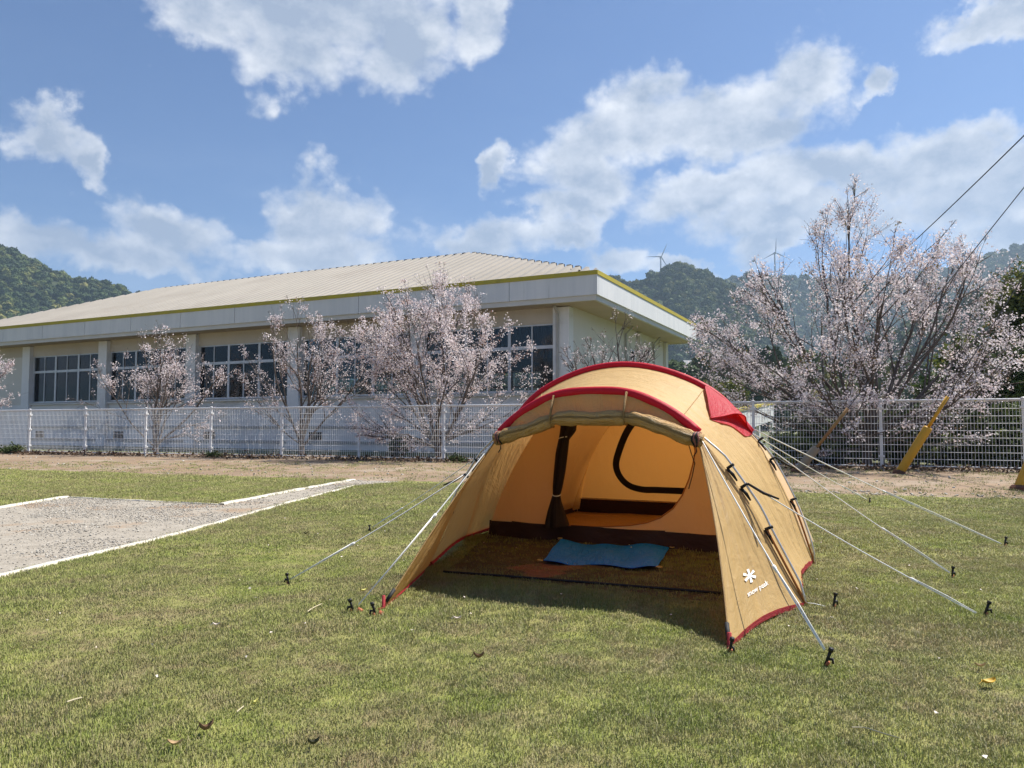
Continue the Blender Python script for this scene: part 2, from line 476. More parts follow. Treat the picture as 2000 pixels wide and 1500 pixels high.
# ------------------------------------------------------------------ mesh helpers
class MB:
    def __init__(s):
        s.v, s.f, s.uv = [], [], []

    def add(s, V, F, UV=None):
        o = len(s.v)
        s.v += [tuple(p) for p in V]
        s.f += [tuple(i + o for i in q) for q in F]
        s.uv += list(UV) if UV is not None else [(p[0], p[2]) for p in V]
        return s

    def box(s, x0, x1, y0, y1, z0, z1):
        return s.add([(x0, y0, z0), (x1, y0, z0), (x1, y1, z0), (x0, y1, z0), (x0, y0, z1), (x1, y0, z1), (x1, y1, z1), (x0, y1, z1)],
                     [(0, 3, 2, 1), (4, 5, 6, 7), (0, 1, 5, 4), (1, 2, 6, 5), (2, 3, 7, 6), (3, 0, 4, 7)])

    def tube(s, pts, rad, n=6, cap=True, flat=None, closed=False):
        pts = [Vector(p) for p in pts]
        if isinstance(rad, (int, float)):
            rad = [rad] * len(pts)
        o = len(s.v)
        K = len(pts)
        up = Vector((0, 0, 1))
        prev = None
        L = 0.0
        for i, p in enumerate(pts):
            if closed:
                t = pts[(i + 1) % K] - pts[i - 1]
            else:
                t = pts[min(i + 1, K - 1)] - pts[max(i - 1, 0)]
            if t.length < 1e-9:
                t = Vector((0, 0, 1))
            t.normalize()
            if prev is None:
                a = t.orthogonal() if abs(t.dot(up)) > 0.95 else t.cross(up)
            else:
                a = prev - t * prev.dot(t)
                if a.length < 1e-6:
                    a = t.orthogonal()
            a.normalize()
            prev = a
            b = t.cross(a)
            if i:
                L += (p - pts[i - 1]).length
            for k in range(n):
                th = 2 * math.pi * k / n
                s.v.append(tuple(p + (a * math.cos(th) + b * math.sin(th)) * rad[i]))
                s.uv.append((k / n, L))
        rng_ = range(K) if closed else range(K - 1)
        for i in rng_:
            j = (i + 1) % K
            for k in range(n):
                k2 = (k + 1) % n
                s.f.append((o + i * n + k, o + i * n + k2, o + j * n + k2, o + j * n + k))
        if cap and not closed:
            s.f.append(tuple(o + k for k in range(n - 1, -1, -1)))
            s.f.append(tuple(o + (K - 1) * n + k for k in range(n)))
        return s

    def grid(s, rows, uvs=None):
        n, m_ = len(rows), len(rows[0])
        V = [p for r in rows for p in r]
        F = [(i * m_ + j, i * m_ + j + 1, (i + 1) * m_ + j + 1, (i + 1) * m_ + j) for i in range(n - 1) for j in range(m_ - 1)]
        if uvs is None:
            UV = [(j / (m_ - 1), i / (n - 1)) for i in range(n) for j in range(m_)]
        else:
            UV = [u for r in uvs for u in r]
        return s.add(V, F, UV)


def root_matrix(o):
    m = Matrix.LocRotScale(o.location, o.rotation_euler, o.scale)
    return root_matrix(o.parent) @ m if o.parent else m


def tag(o, label=None, cat=None, group=None, kind=None):
    if label: o['label'] = label
    if cat: o['category'] = cat
    if group: o['group'] = group
    if kind: o['kind'] = kind
    return o


def thing(name, loc, label, cat, group=None, rz=0.0):
    o = bpy.data.objects.new(name, None)
    o.empty_display_size = 0.2
    o.location = loc
    o.rotation_euler = (0, 0, rz)
    col.objects.link(o)
    return tag(o, label, cat, group)


def mkmesh(name, mb, mat, smooth=False):
    me = bpy.data.meshes.new(name)
    me.from_pydata(mb.v, [], mb.f)
    if len(mb.uv) == len(mb.v) and mb.v:
        lay = me.uv_layers.new(name='UVMap')
        li = np.zeros(len(me.loops), dtype=np.int32)
        me.loops.foreach_get('vertex_index', li)
        lay.data.foreach_set('uv', np.array(mb.uv, dtype=np.float32)[li].ravel())
    me.materials.append(M[mat] if isinstance(mat, str) else mat)
    if smooth:
        me.polygons.foreach_set('use_smooth', [True] * len(me.polygons))
    me.update()
    return me


def part(name, mb, mat, parent=None, smooth=False, local=False):
    """mesh object; world-space verts are brought into the parent's frame unless local"""
    if parent is not None and not local:
        inv = root_matrix(parent).inverted()
        mb.v = [tuple(inv @ Vector(p)) for p in mb.v]
    me = mkmesh(name, mb, mat, smooth)
    o = bpy.data.objects.new(name, me)
    o.parent = parent
    col.objects.link(o)
    return o


def solo(name, mb, mat, loc, label=None, cat=None, group=None, kind=None, smooth=False):
    """a thing that is one mesh, origin at loc"""
    L = Vector(loc)
    mb.v = [tuple(Vector(p) - L) for p in mb.v]
    me = mkmesh(name, mb, mat, smooth)
    o = bpy.data.objects.new(name, me)
    o.location = L
    col.objects.link(o)
    return tag(o, label, cat, group, kind)


def set_rnd(me, vals=None):
    a = me.attributes.new('rnd', 'FLOAT', 'FACE')
    n = len(me.polygons)
    a.data.foreach_set('value', (rng.random(n) if vals is None else vals).astype(np.float32))


def cards_mesh(name, cen, size, mat, vals=None, per=3, flat=0.0, aspect=1.0, jit=0.75):
    """many small leaf-sized quads around the given points"""
    cen = np.repeat(np.asarray(cen, dtype=np.float64), per, axis=0)
    n = len(cen)
    sz = np.repeat(np.asarray(size, dtype=np.float64), per) if np.ndim(size) else np.full(n, size)
    sz = sz * rng.uniform(0.65, 1.25, n)
    cen = cen + rng.normal(0, 1, (n, 3)) * sz[:, None] * jit
    a = rng.normal(0, 1, (n, 3)); a[:, 2] *= (1 - flat)
    a /= np.linalg.norm(a, axis=1)[:, None]
    b = rng.normal(0, 1, (n, 3)); b[:, 2] *= (1 - flat)
    b -= a * (a * b).sum(1)[:, None]
    b /= np.linalg.norm(b, axis=1)[:, None]
    a = a * sz[:, None] * 0.5 * aspect
    b = b * sz[:, None] * 0.5
    nrm = np.cross(a, b); nrm /= (np.linalg.norm(nrm, axis=1)[:, None] + 1e-9)
    bend = nrm * sz[:, None] * 0.18
    V = np.stack([cen - a + bend, cen - b * 0.9, cen + a + bend, cen + b * 0.9], 1).reshape(-1, 3)
    me = bpy.data.meshes.new(name)
    me.vertices.add(4 * n); me.vertices.foreach_set('co', V.astype(np.float32).ravel())
    me.loops.add(4 * n); me.loops.foreach_set('vertex_index', np.arange(4 * n, dtype=np.int32))
    me.polygons.add(n); me.polygons.foreach_set('loop_start', np.arange(0, 4 * n, 4, dtype=np.int32))
    me.update(calc_edges=True)
    if vals is not None:
        vals = np.clip(np.repeat(vals, per) + rng.normal(0, 0.08, n), 0, 1)
    set_rnd(me, vals)
    me.materials.append(M[mat])
    return me


def link_mesh(name, me, parent=None, loc=(0, 0, 0)):
    o = bpy.data.objects.new(name, me)
    o.parent = parent
    o.location = loc
    col.objects.link(o)
    return o


def scatter(name, pts, rot, scl, sources, kindidx, label, cat):
    """ONE stuff object: points of a mesh carrying instances of small unlinked source meshes"""
    me = bpy.data.meshes.new(name)
    n = len(pts)
    me.vertices.add(n)
    me.vertices.foreach_set('co', np.asarray(pts, dtype=np.float32).ravel())
    a = me.attributes.new('rot', 'FLOAT_VECTOR', 'POINT'); a.data.foreach_set('vector', np.asarray(rot, dtype=np.float32).ravel())
    a = me.attributes.new('scl', 'FLOAT_VECTOR', 'POINT'); a.data.foreach_set('vector', np.asarray(scl, dtype=np.float32).ravel())
    a = me.attributes.new('which', 'INT', 'POINT'); a.data.foreach_set('value', np.asarray(kindidx, dtype=np.int32))
    me.update()
    o = bpy.data.objects.new(name, me)
    col.objects.link(o)
    t = bpy.data.node_groups.new(name + '_scatter', 'GeometryNodeTree')
    t.interface.new_socket('Geometry', in_out='INPUT', socket_type='NodeSocketGeometry')
    t.interface.new_socket('Geometry', in_out='OUTPUT', socket_type='NodeSocketGeometry')
    gi = t.nodes.new('NodeGroupInput'); go = t.nodes.new('NodeGroupOutput')
    jn = t.nodes.new('GeometryNodeJoinGeometry')
    nr = t.nodes.new('GeometryNodeInputNamedAttribute'); nr.data_type = 'FLOAT_VECTOR'; nr.inputs[0].default_value = 'rot'
    ns = t.nodes.new('GeometryNodeInputNamedAttribute'); ns.data_type = 'FLOAT_VECTOR'; ns.inputs[0].default_value = 'scl'
    nw = t.nodes.new('GeometryNodeInputNamedAttribute'); nw.data_type = 'INT'; nw.inputs[0].default_value = 'which'
    for i, src in enumerate(sources):
        so_ = bpy.data.objects.new(name + '_source', src)
        oi = t.nodes.new('GeometryNodeObjectInfo'); oi.inputs[0].default_value = so_
        oi.inputs[1].default_value = True
        ip = t.nodes.new('GeometryNodeInstanceOnPoints')
        cp = t.nodes.new('FunctionNodeCompare'); cp.data_type = 'INT'; cp.operation = 'EQUAL'
        t.links.new(nw.outputs[0], [s_ for s_ in cp.inputs if s_.type == 'INT'][0])
        [s_ for s_ in cp.inputs if s_.type == 'INT'][1].default_value = i
        t.links.new(gi.outputs[0], ip.inputs['Points'])
        t.links.new(cp.outputs[0], ip.inputs['Selection'])
        t.links.new(oi.outputs['Geometry'], ip.inputs['Instance'])
        e2r = t.nodes.new('FunctionNodeEulerToRotation')
        t.links.new(nr.outputs[0], e2r.inputs[0])
        t.links.new(e2r.outputs[0], ip.inputs['Rotation'])
        t.links.new(ns.outputs[0], ip.inputs['Scale'])
        t.links.new(ip.outputs[0], jn.inputs[0])
    t.links.new(jn.outputs[0], go.inputs[0])
    md = o.modifiers.new('scatter', 'NODES')
    md.node_group = t
    return tag(o, label, cat, kind='stuff')


def catmull(pts, n):
    pts = [Vector(p) for p in pts]
    P = [pts[0] * 2 - pts[1]] + pts + [pts[-1] * 2 - pts[-2]]
    fine = []
    for i in range(1, len(P) - 2):
        for k in range(16):
            t = k / 16
            p0, p1, p2, p3 = P[i - 1], P[i], P[i + 1], P[i + 2]
            fine.append(0.5 * ((2 * p1) + (p2 - p0) * t + (2 * p0 - 5 * p1 + 4 * p2 - p3) * t * t + (3 * p1 - p0 - 3 * p2 + p3) * t ** 3))
    fine.append(pts[-1])
    L = [0.0]
    for a, b in zip(fine, fine[1:]):
        L.append(L[-1] + (b - a).length)
    out_ = []
    j = 0
    for k in range(n):
        q = L[-1] * k / (n - 1)
        while j < len(L) - 2 and L[j + 1] < q:
            j += 1
        f = (q - L[j]) / max(1e-9, L[j + 1] - L[j])
        out_.append(fine[j].lerp(fine[j + 1], min(1, max(0, f))))
    return out_


def inside_poly(P, poly):
    x, y = P[:, 0], P[:, 1]
    res = np.zeros(len(P), bool)
    n = len(poly)
    for i in range(n):
        x0, y0 = poly[i][0], poly[i][1]
        x1, y1 = poly[i - 1][0], poly[i - 1][1]
        c = ((y0 > y) != (y1 > y)) & (x < (x1 - x0) * (y - y0) / (y1 - y0 + 1e-12) + x0)
        res ^= c
    return res

# ================================================================== SETTING
def sheet(name, poly, z, mat):
    poly = [(p[0], p[1]) for p in poly]
    tris = tessellate_polygon([[Vector((x, y, 0)) for x, y in poly]])
    mb = MB().add([(x, y, z) for x, y in poly], [tuple(t) for t in tris], [(x, y) for x, y in poly])
    me = mkmesh(name, mb, mat)
    bm = bmesh.new(); bm.from_mesh(me)
    bmesh.ops.recalc_face_normals(bm, faces=bm.faces)
    bm.normal_update()
    if bm.faces and sum(f.normal.z for f in bm.faces) < 0:
        bmesh.ops.reverse_faces(bm, faces=bm.faces)
    bm.to_mesh(me); bm.free()
    o = link_mesh(name, me)
    return tag(o, kind='structure')


def wobble(a, b, n, amp, seed):
    a, b = Vector((a[0], a[1], 0)), Vector((b[0], b[1], 0))
    d = (b - a); q = Vector((-d.y, d.x, 0)).normalized()
    r_ = []
    for i in range(n):
        t = i / n
        p = a.lerp(b, t)
        s_ = noise.noise(Vector((p.x * 0.9, p.y * 0.9, seed))) + 0.5 * noise.noise(Vector((p.x * 3, p.y * 3, seed)))
        r_.append(p + q * s_ * amp * min(1, 6 * t, 6 * (1 - t) + 0.2))
    return [(p.x, p.y) for p in r_]


GR = 4000
tag(solo('ground', MB().add([(-GR, -GR, 0), (GR, -GR, 0), (GR, GR, 0), (-GR, GR, 0)], [(0, 1, 2, 3)]), 'ground', (0, 0, 0)), kind='structure')


def lawn_edge_y(x): return 14.65 - 0.395 * x
def fence_y(x): return 23.53 - 0.391 * x


sheet('dirt_strip', [(-40, -8), (22, -8), (22, fence_y(22) + 3), (-40, fence_y(-40) + 3)], 0.004, 'dirt')
E2 = [gnd(*p) for p in ((0, 1130), (150, 1093), (300, 1058), (440, 1020), (560, 985), (690, 951), (775, 943))]
E1a = [gnd(690, 938), gnd(560, 962), gnd(432, 987)]
E1b = [gnd(130, 972), gnd(0, 993)]
gr_poly = [(-7.15, -8), (-7.15, 11.8), (E1b[0].x, E1b[0].y + .1), (E1a[2].x, E1a[2].y + .1), (E1a[0].x, E1a[0].y), (E2[-1].x, E2[-1].y + .3)] + [(p.x + .1, p.y) for p in E2[::-1]] + [(-4.0, 2.0), (-4.4, -8)]
sheet('gravel_path', gr_poly, 0.008, 'gravel')
far_r = wobble((E2[-1].x, lawn_edge_y(E2[-1].x)), (22, lawn_edge_y(22)), 120, 0.22, 3.0)
LAWN_A = [(-4.4, -8), (-4.0, 2.0)] + [(p.x, p.y) for p in E2] + far_r + [(22, -8)]
far_l = wobble((-40, lawn_edge_y(-40)), (E1a[0].x - .05, E1a[0].y - .05), 140, 0.22, 5.0)
LAWN_B = [(-40, -8)] + far_l + [(p.x, p.y) for p in E1a] + [(p.x, p.y) for p in E1b] + [(-7.1, -8)]
sheet('lawn', LAWN_A, 0.014, 'lawn')
sheet('lawn', LAWN_B, 0.014, 'lawn')
soil_c = gnd(1062, 1117)
sheet('bare_soil', [(soil_c.x + (0.24 + 0.07 * math.sin(3 * a) + .04 * math.sin(7 * a)) * math.cos(a), soil_c.y + (0.30 + 0.06 * math.sin(2 * a)) * math.sin(a)) for a in [2 * math.pi * k / 40 for k in range(40)]], 0.018, 'soil')


def edging(name, pts, label, w=0.075, h=0.032):
    pts = [Vector((p[0], p[1], 0)) for p in pts]
    P = []
    for a, b in zip(pts, pts[1:]):
        n_ = max(2, int((b - a).length / 0.25))
        P += [a.lerp(b, k / n_) for k in range(n_)]
    P.append(pts[-1])
    rows = [[], [], [], []]
    for i, p in enumerate(P):
        t = (P[min(i + 1, len(P) - 1)] - P[max(i - 1, 0)]).normalized()
        q = Vector((-t.y, t.x, 0))
        j = 0.012 * noise.noise(p * 2.3)
        ww = w * (1 + 0.35 * noise.noise(p * 4.1))
        hh = h * (1 + 0.3 * noise.noise(p * 3.3 + Vector((5, 0, 0))))
        c = p + q * j
        rows[0].append(c - q * ww / 2); rows[1].append(c - q * ww * 0.4 + Vector((0, 0, hh)))
        rows[2].append(c + q * ww * 0.4 + Vector((0, 0, hh))); rows[3].append(c + q * ww / 2)
    mb = MB().grid(rows)
    solo(name, mb, 'kerb', P[0], label, 'edging', smooth=True)


edging('path_edging', [(-4.4, -6), (-4.0, 2.0)] + [(p.x, p.y) for p in E2[:-1]], 'long pale edging strip between gravel path and the near lawn')
edging('path_edging', E1a, 'white edging strip along the right end of the far lawn', w=0.11)
edging('path_edging', E1b + [Vector((-7.1, -6, 0))], 'white edging strip at the left border, beside the far lawn corner', w=0.10)
edging('path_edging', [E1a[2], E1b[0]], 'thin brownish edging strip joining the two white strips', w=0.05, h=0.02)

# ---- hills: ridges with a real crest line, foot and back, covered in trees
def ridge(name, crest, Y, run, seed, drop=0.0, step=14.0, depth=None):
    pts = []
    for (a, b) in zip(crest, crest[1:]):
        A, B = at_y(a[0], a[1], Y), at_y(b[0], b[1], Y)
        n_ = max(1, int((B - A).length / step))
        pts += [A.lerp(B, k / n_) for k in range(n_)]
    pts.append(at_y(crest[-1][0], crest[-1][1], Y))
    T = [-1, -0.85, -0.7, -0.56, -0.42, -0.3, -0.2, -0.1, 0, 0.12, 0.3, 0.55, 1.0]
    rows = []
    for t in T:
        r_ = []
        for p in pts:
            zc = max(1.0, p.z - drop)
            rr = run * (0.6 * zc + 0.4 * 0.16 * Y)
            nz = noise.fractal(Vector((p.x * 4 / Y, t * 1.7, seed)), 1.0, 2.0, 4)
            f = 1 - abs(t) ** 1.06
            y_ = Y + t * rr
            z = zc * f * (1 + 0.16 * nz * (1 - f) * 2)
            x_ = p.x * (1 + t * rr / Y * 0.6)
            r_.append(Vector((x_, y_, max(-0.4, z) if abs(t) < 1 else -0.5)))
        rows.append(r_)
    mb = MB().grid(rows)
    me = mkmesh(name, mb, 'hill', True)
    o = link_mesh(name, me)
    tag(o, kind='structure')
    return rows


def surf_points(rows, tmax, spacing, x_lim=None):
    """random points on the camera-side of a ridge"""
    P = []
    n, m_ = len(rows), len(rows[0])
    for i in range(tmax):
        for j in range(m_ - 1):
            a, b, c, d = rows[i][j], rows[i][j + 1], rows[i + 1][j + 1], rows[i + 1][j]
            area = 0.5 * ((b - a).cross(d - a).length + (b - c).cross(d - c).length)
            k = rng.poisson(area / (spacing * spacing))
            for _ in range(k):
                u, v = rng.random(), rng.random()
                p = a * (1 - u) * (1 - v) + b * u * (1 - v) + c * u * v + d * (1 - u) * v
                if x_lim is None or abs(p.x / p.y) < x_lim:
                    P.append(tuple(p))
    return P


def crown_source(name, mat, seed, lobes, nlow=2, cards=260):
    bm = bmesh.new()
    bmesh.ops.create_icosphere(bm, subdivisions=3, radius=1.0)
    for v in bm.verts:
        d = v.co.normalized()
        k = 1 + 0.30 * noise.noise(d * 1.7 + Vector((seed, 0, 0))) + 0.22 * noise.noise(d * 4.3 + Vector((0, seed, 0))) + 0.12 * noise.noise(d * 9 + Vector((0, 0, seed)))
        v.co = Vector((d.x * k, d.y * k, d.z * k * 0.85 + 0.35))
    me = bpy.data.meshes.new(name)
    bm.to_mesh(me)
    base = [v.co.copy() for v in bm.verts]
    bm.free()
    V = [tuple(p) for p in base]
    F = [tuple(p.vertices) for p in me.polygons]
    r2 = random.Random(seed)
    for _ in range(cards):
        p = base[r2.randrange(len(base))] * r2.uniform(0.95, 1.1)
        if p.z < -0.3: continue
        a = Vector((r2.gauss(0, 1), r2.gauss(0, 1), r2.gauss(0, .6))).normalized() * 0.16
        b = a.orthogonal().normalized() * 0.15
        o = len(V)
        V += [tuple(p - a), tuple(p - b), tuple(p + a), tuple(p + b)]
        F.append((o, o + 1, o + 2, o + 3))
    me2 = bpy.data.meshes.new(name)
    me2.from_pydata(V, [], F)
    me2.materials.append(M[mat])
    return me2


SRC_FAR = [crown_source('canopy_crown', 'forest', s, 5) for s in (1, 2, 3)]
SRC_NEAR = [crown_source('canopy_crown', 'forest_near', s, 5, cards=700) for s in (4, 5, 6)]


def forest(name, P, size, sources, label, seed):
    P = np.array(P)
    n = len(P)
    s_ = rng.uniform(0.65, 1.35, n) * size
    scl = np.stack([s_ * rng.uniform(.85, 1.15, n), s_ * rng.uniform(.85, 1.15, n), s_ * rng.uniform(.8, 1.35, n)], 1)
    rot = np.stack([rng.normal(0, .08, n), rng.normal(0, .08, n), rng.uniform(0, 6.28, n)], 1)
    scatter(name, P, rot, scl, sources, rng.integers(0, 3, n), label, 'forest')


rA = ridge('hill', [(-1100, 420), (-700, 300), (-400, 330), (-200, 405), (-80, 450), (0, 480), (60, 506), (130, 541), (170, 547), (205, 550), (250, 566), (300, 573), (400, 600), (520, 650), (650, 720), (760, 800)], 820, 1.4, 1.0, drop=4, step=16)
rB = ridge('hill', [(640, 800), (760, 700), (900, 620), (1050, 560), (1130, 540), (1190, 537), (1215, 543), (1245, 551), (1270, 537), (1300, 519), (1335, 513), (1370, 523), (1410, 547), (1440, 566), (1490, 610), (1550, 660), (1620, 730), (1680, 800)], 950, 1.25, 2.0, drop=5, step=16)
rC = ridge('hill', [(900, 640), (1150, 580), (1300, 560), (1400, 546), (1440, 538), (1500, 540), (1560, 542), (1640, 546), (1720, 546), (1784, 539), (1820, 526), (1880, 519), (1912, 503), (1972, 484), (2000, 476), (2100, 440), (2250, 420), (2500, 470), (2900, 540)], 1500, 1.2, 3.0, drop=6, step=25)
rD = ridge('hill', [(1560, 800), (1620, 720), (1700, 665), (1800, 615), (1912, 573), (2000, 553), (2150, 520), (2400, 500), (2800, 520), (3200, 640)], 560, 1.3, 4.0, drop=3, step=12)
rE = ridge('hill', [(900, 815), (1050, 770), (1200, 725), (1320, 705), (1440, 690), (1560, 698), (1700, 715), (1900, 725), (2100, 730), (2500, 780)], 190, 1.0, 5.0, drop=3, step=7)
forest('forest', surf_points(rA, 9, 6.0, 1.05), 4.2, SRC_FAR, 'wooded hillside rising at the left behind the long roof', 1)
forest('forest', surf_points(rB, 9, 6.6, .85), 4.6, SRC_FAR, 'woods covering the rounded hill right of the building', 2)
forest('forest', surf_points(rC, 9, 10.5, 1.05), 7.0, SRC_FAR, 'woods on the farthest bluish ridge below the wind turbines', 3)
forest('forest', surf_points(rD, 9, 5.0, 1.05), 3.5, SRC_NEAR, 'brighter green woods on the right slope behind the big cherry', 4)
forest('forest', surf_points(rE, 9, 3.6, 1.0), 2.5, SRC_NEAR, 'yellowish green foothill trees between the building and the big cherry', 5)

# ---- wind turbines on the far ridge
def turbine(px_hub, py_hub, py_foot, Y, angs, label):
    hub = at_y(px_hub, py_hub, Y)
    foot = at_y(px_hub, py_foot, Y)
    t = thing('wind_turbine', (hub.x, hub.y, foot.z - 30), label, 'turbine', 'wind turbines on the ridge')
    part('tower', MB().tube([(hub.x, hub.y + 3, foot.z - 30), (hub.x, hub.y + 3, hub.z)], [2.1, 1.2], 10), 'turbine', t)
    part('nacelle', MB().box(hub.x - 1.6, hub.x + 1.6, hub.y - 1.5, hub.y + 7, hub.z - 1.7, hub.z + 1.9), 'turbine', t)
    part('hub', MB().tube([(hub.x, hub.y - 4, hub.z), (hub.x, hub.y - 3, hub.z), (hub.x, hub.y - 1.5, hub.z)], [0.5, 1.5, 1.7], 10), 'turbine', t)
    for a in angs:
        a = R(a)
        d = Vector((math.sin(a), 0, math.cos(a)))
        q = Vector((math.cos(a), 0, -math.sin(a)))
        c = hub + Vector((0, -2.6, 0))
        rows = []
        for s_, w in ((1, 1.0), (5, 2.2), (12, 1.7), (20, 1.1), (28, 0.5), (30, 0.2)):
            p = c + d * s_
            rows.append([p - q * w * .4 + Vector((0, -.25, 0)), p + q * w * .6, p - q * w * .4 + Vector((0, .25, 0)), p - q * w * .4 + Vector((0, -.25, 0))])
        part('blade', MB().grid(rows), 'turbine', t)


turbine(1291, 502, 530, 1500, (-90, 24, 150), 'far wind turbine above the rounded hill, one blade level')
turbine(1514, 494, 540, 1500, (3, 115, 242), 'far wind turbine left of the big cherry, one blade upright')

# ---- small far houses
def house(px, py_base, Y, w, d, h, rz, label):
    p = at_y(px, py_base, Y)
    t = thing('house', (p.x, Y, p.z), label, 'house', 'far houses below the hill', rz)
    part('wall', MB().box(-w / 2, w / 2, -d / 2, d / 2, -6, h), 'housew', t, local=True)
    V = [(-w / 2 - .4, -d / 2 - .5, h), (w / 2 + .4, -d / 2 - .5, h), (w / 2 + .4, d / 2 + .5, h), (-w / 2 - .4, d / 2 + .5, h), (-w / 2 - .4, 0, h + 1.6), (w / 2 + .4, 0, h + 1.6)]
    part('roof', MB().add(V, [(0, 1, 5, 4), (2, 3, 4, 5), (0, 4, 3), (1, 2, 5), (0, 3, 2, 1)]), 'houser', t, local=True)
    for k in (-1, 1):
        part('window', MB().box(k * w * .25 - .7, k * w * .25 + .7, -d / 2 - .06, -d / 2 + .02, h * .35, h * .8), 'dark', t, local=True)


house(1345, 728, 230, 3.0, 3, 2.2, 0.3, 'small far white house just left of the yellowish trees')
house(1362, 735, 225, 2.4, 3, 1.5, -0.4, 'small far white house low beside the tent roof')

# ================================================================== BUILDING
BA = math.atan2(-0.438, 0.899)
bF = Vector((3.29, 29.0, 0))
bld = thing('school_hall', bF, 'long white school hall with corrugated hip roof and yellow trimmed eaves', 'building', rz=BA)
LX, DY, OF, OR = -45.5, 17.4, 1.3, 1.6
WX0, WX1, WY0, WY1 = -44.2, -OR, OF, 16.4
ZB, ZS, ZW0, ZW1, ZT = -0.4, 2.42, 2.55, 5.40, 6.05
PIL = [-OR - 0.36 - 7.08 * k for k in range(6)]
# walls
part('lower_wall', MB().box(WX0, WX1 - .02, WY0, WY0 + .25, ZB, ZS), 'wall_low', bld, local=True)
part('upper_wall', MB().box(WX0, WX1 - .02, WY0, WY0 + .25, ZW1, ZT), 'beige', bld, local=True)
part('end_wall', MB().box(WX0, PIL[5] - .3, WY0 + .003, WY0 + .247, ZS, ZW1), 'wall', bld, local=True)
part('side_wall', MB().box(WX1 - .25, WX1, WY0 + .26, WY1, ZB, ZT), 'wall', bld, local=True)
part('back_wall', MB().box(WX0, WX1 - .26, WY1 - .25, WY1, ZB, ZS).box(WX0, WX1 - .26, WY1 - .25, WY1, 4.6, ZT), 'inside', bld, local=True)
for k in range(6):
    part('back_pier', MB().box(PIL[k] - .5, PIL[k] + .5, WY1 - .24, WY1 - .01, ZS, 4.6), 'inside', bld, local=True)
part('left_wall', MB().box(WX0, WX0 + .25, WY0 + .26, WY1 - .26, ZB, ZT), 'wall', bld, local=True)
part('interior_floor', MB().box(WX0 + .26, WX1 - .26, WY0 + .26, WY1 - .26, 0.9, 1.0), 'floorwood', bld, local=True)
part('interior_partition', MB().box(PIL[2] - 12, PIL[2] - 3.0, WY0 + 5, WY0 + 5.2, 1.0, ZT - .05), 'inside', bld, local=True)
for k in range(6):
    w = 0.36
    part('pilaster', MB().box(PIL[k] - w, PIL[k] + w, WY0 - .22, WY0 + .10 if k else WY0 + .26, ZB, ZT - .04), 'wall_low', bld, local=True)
# ledges under the windows and bands on the base
for k in range(5):
    x0, x1 = PIL[k + 1] + .37, PIL[k] - .37
    part('window_sill', MB().box(x0, x1, WY0 - .14, WY0 + .05, ZS, ZS + .10), 'lip', bld, local=True)
    part('base_band', MB().box(x0, x1, WY0 - .06, WY0 + .02, 1.02, 1.14), 'pipe', bld, local=True)
    part('base_band', MB().box(x0, x1, WY0 - .06, WY0 + .02, 0.30, 0.42), 'pipe', bld, local=True)
    part('floor_vent', MB().box(x0 + .5, x0 + 1.3, WY0 - .02, WY0 + .01, 0.45, 0.85), 'dark', bld, local=True)
# windows: three sliding units to a bay, each with a transom light
UW = (7.08 - 0.74) / 3
fr_mb = MB()
hw = UW / 2
zt = 4.43
for (a, b, c, d) in ((-hw, -hw + .07, ZW0, ZW1), (hw - .07, hw, ZW0, ZW1)):
    fr_mb.box(a, b, -.05, .05, c, d)
for (c, d) in ((ZW0, ZW0 + .08), (zt - .07, zt + .07), (ZW1 - .07, ZW1)):
    fr_mb.box(-hw + .07, hw - .07, -.048, .048, c, d)
fr_mb.box(-.03, .03, -.046, .046, ZW0 + .08, zt - .07)
fr_mb.box(-.025, .025, -.046, .046, zt + .07, ZW1 - .07)
fr_me = mkmesh('window', fr_mb, 'alu')
def pane_mesh(z0, z1):
    return mkmesh('pane', MB().box(0.0, hw - .10, -.006, .006, z0, z1), 'glass')
pl, pu = pane_mesh(ZW0 + .08, zt - .07), pane_mesh(zt + .07, ZW1 - .07)
for k in range(5):
    for j in range(3):
        xc = PIL[k + 1] + .37 + UW * (j + .5)
        w_ = link_mesh('window', fr_me, bld, (xc, WY0 + .10, 0))
        for me_, xo in ((pl, .03), (pl, -hw + .07), (pu, .025), (pu, -hw + .07)):
            link_mesh('pane', me_, w_, (xo, 0.0, 0))
        w2 = link_mesh('back_window', fr_me, bld, (xc, WY1 - .12, -0.78))
# curtains drawn behind the upper lights of the bay next to the corner
cr = []
for i in range(61):
    x = PIL[1] + 3.2 + i * (PIL[0] - .45 - PIL[1] - 3.2) / 60
    cr.append((x, WY0 + .33 + .035 * math.sin(i * 1.9)))
part('curtain', MB().grid([[(x, y, 4.0) for x, y in cr], [(x, y, ZW1 + .05) for x, y in cr]]), 'curtain', bld, local=True)
# eaves
part('soffit', MB().box(LX + .12, -.12, .12, DY - .12, ZT, ZT + .05), 'soffit', bld, local=True)
part('eave_lip', MB().box(LX + .08, -.08, .08, .20, ZT - .03, 6.22).box(-.20, -.08, .21, DY - .21, ZT - .03, 6.22).box(LX + .08, -.08, DY - .20, DY - .08, ZT - .03, 6.22), 'lip', bld, local=True)
n_p = 12
for i in range(n_p):
    x1 = -i * 45.5 / n_p
    part('fascia_panel', MB().box(x1 - 45.5 / n_p + .012, x1 - (.012 if i else 0), 0, .16, 6.22, 7.0), 'fascia', bld, local=True)
for i in range(4):
    y0 = .17 + i * (DY - .17) / 4
    part('fascia_panel', MB().box(-.16, 0, y0 + .012, y0 + (DY - .17) / 4, 6.22, 7.0), 'fascia', bld, local=True)
    part('fascia_panel', MB().box(LX, LX + .16, y0 + .012, y0 + (DY - .17) / 4, 6.22, 7.0), 'fascia', bld, local=True)
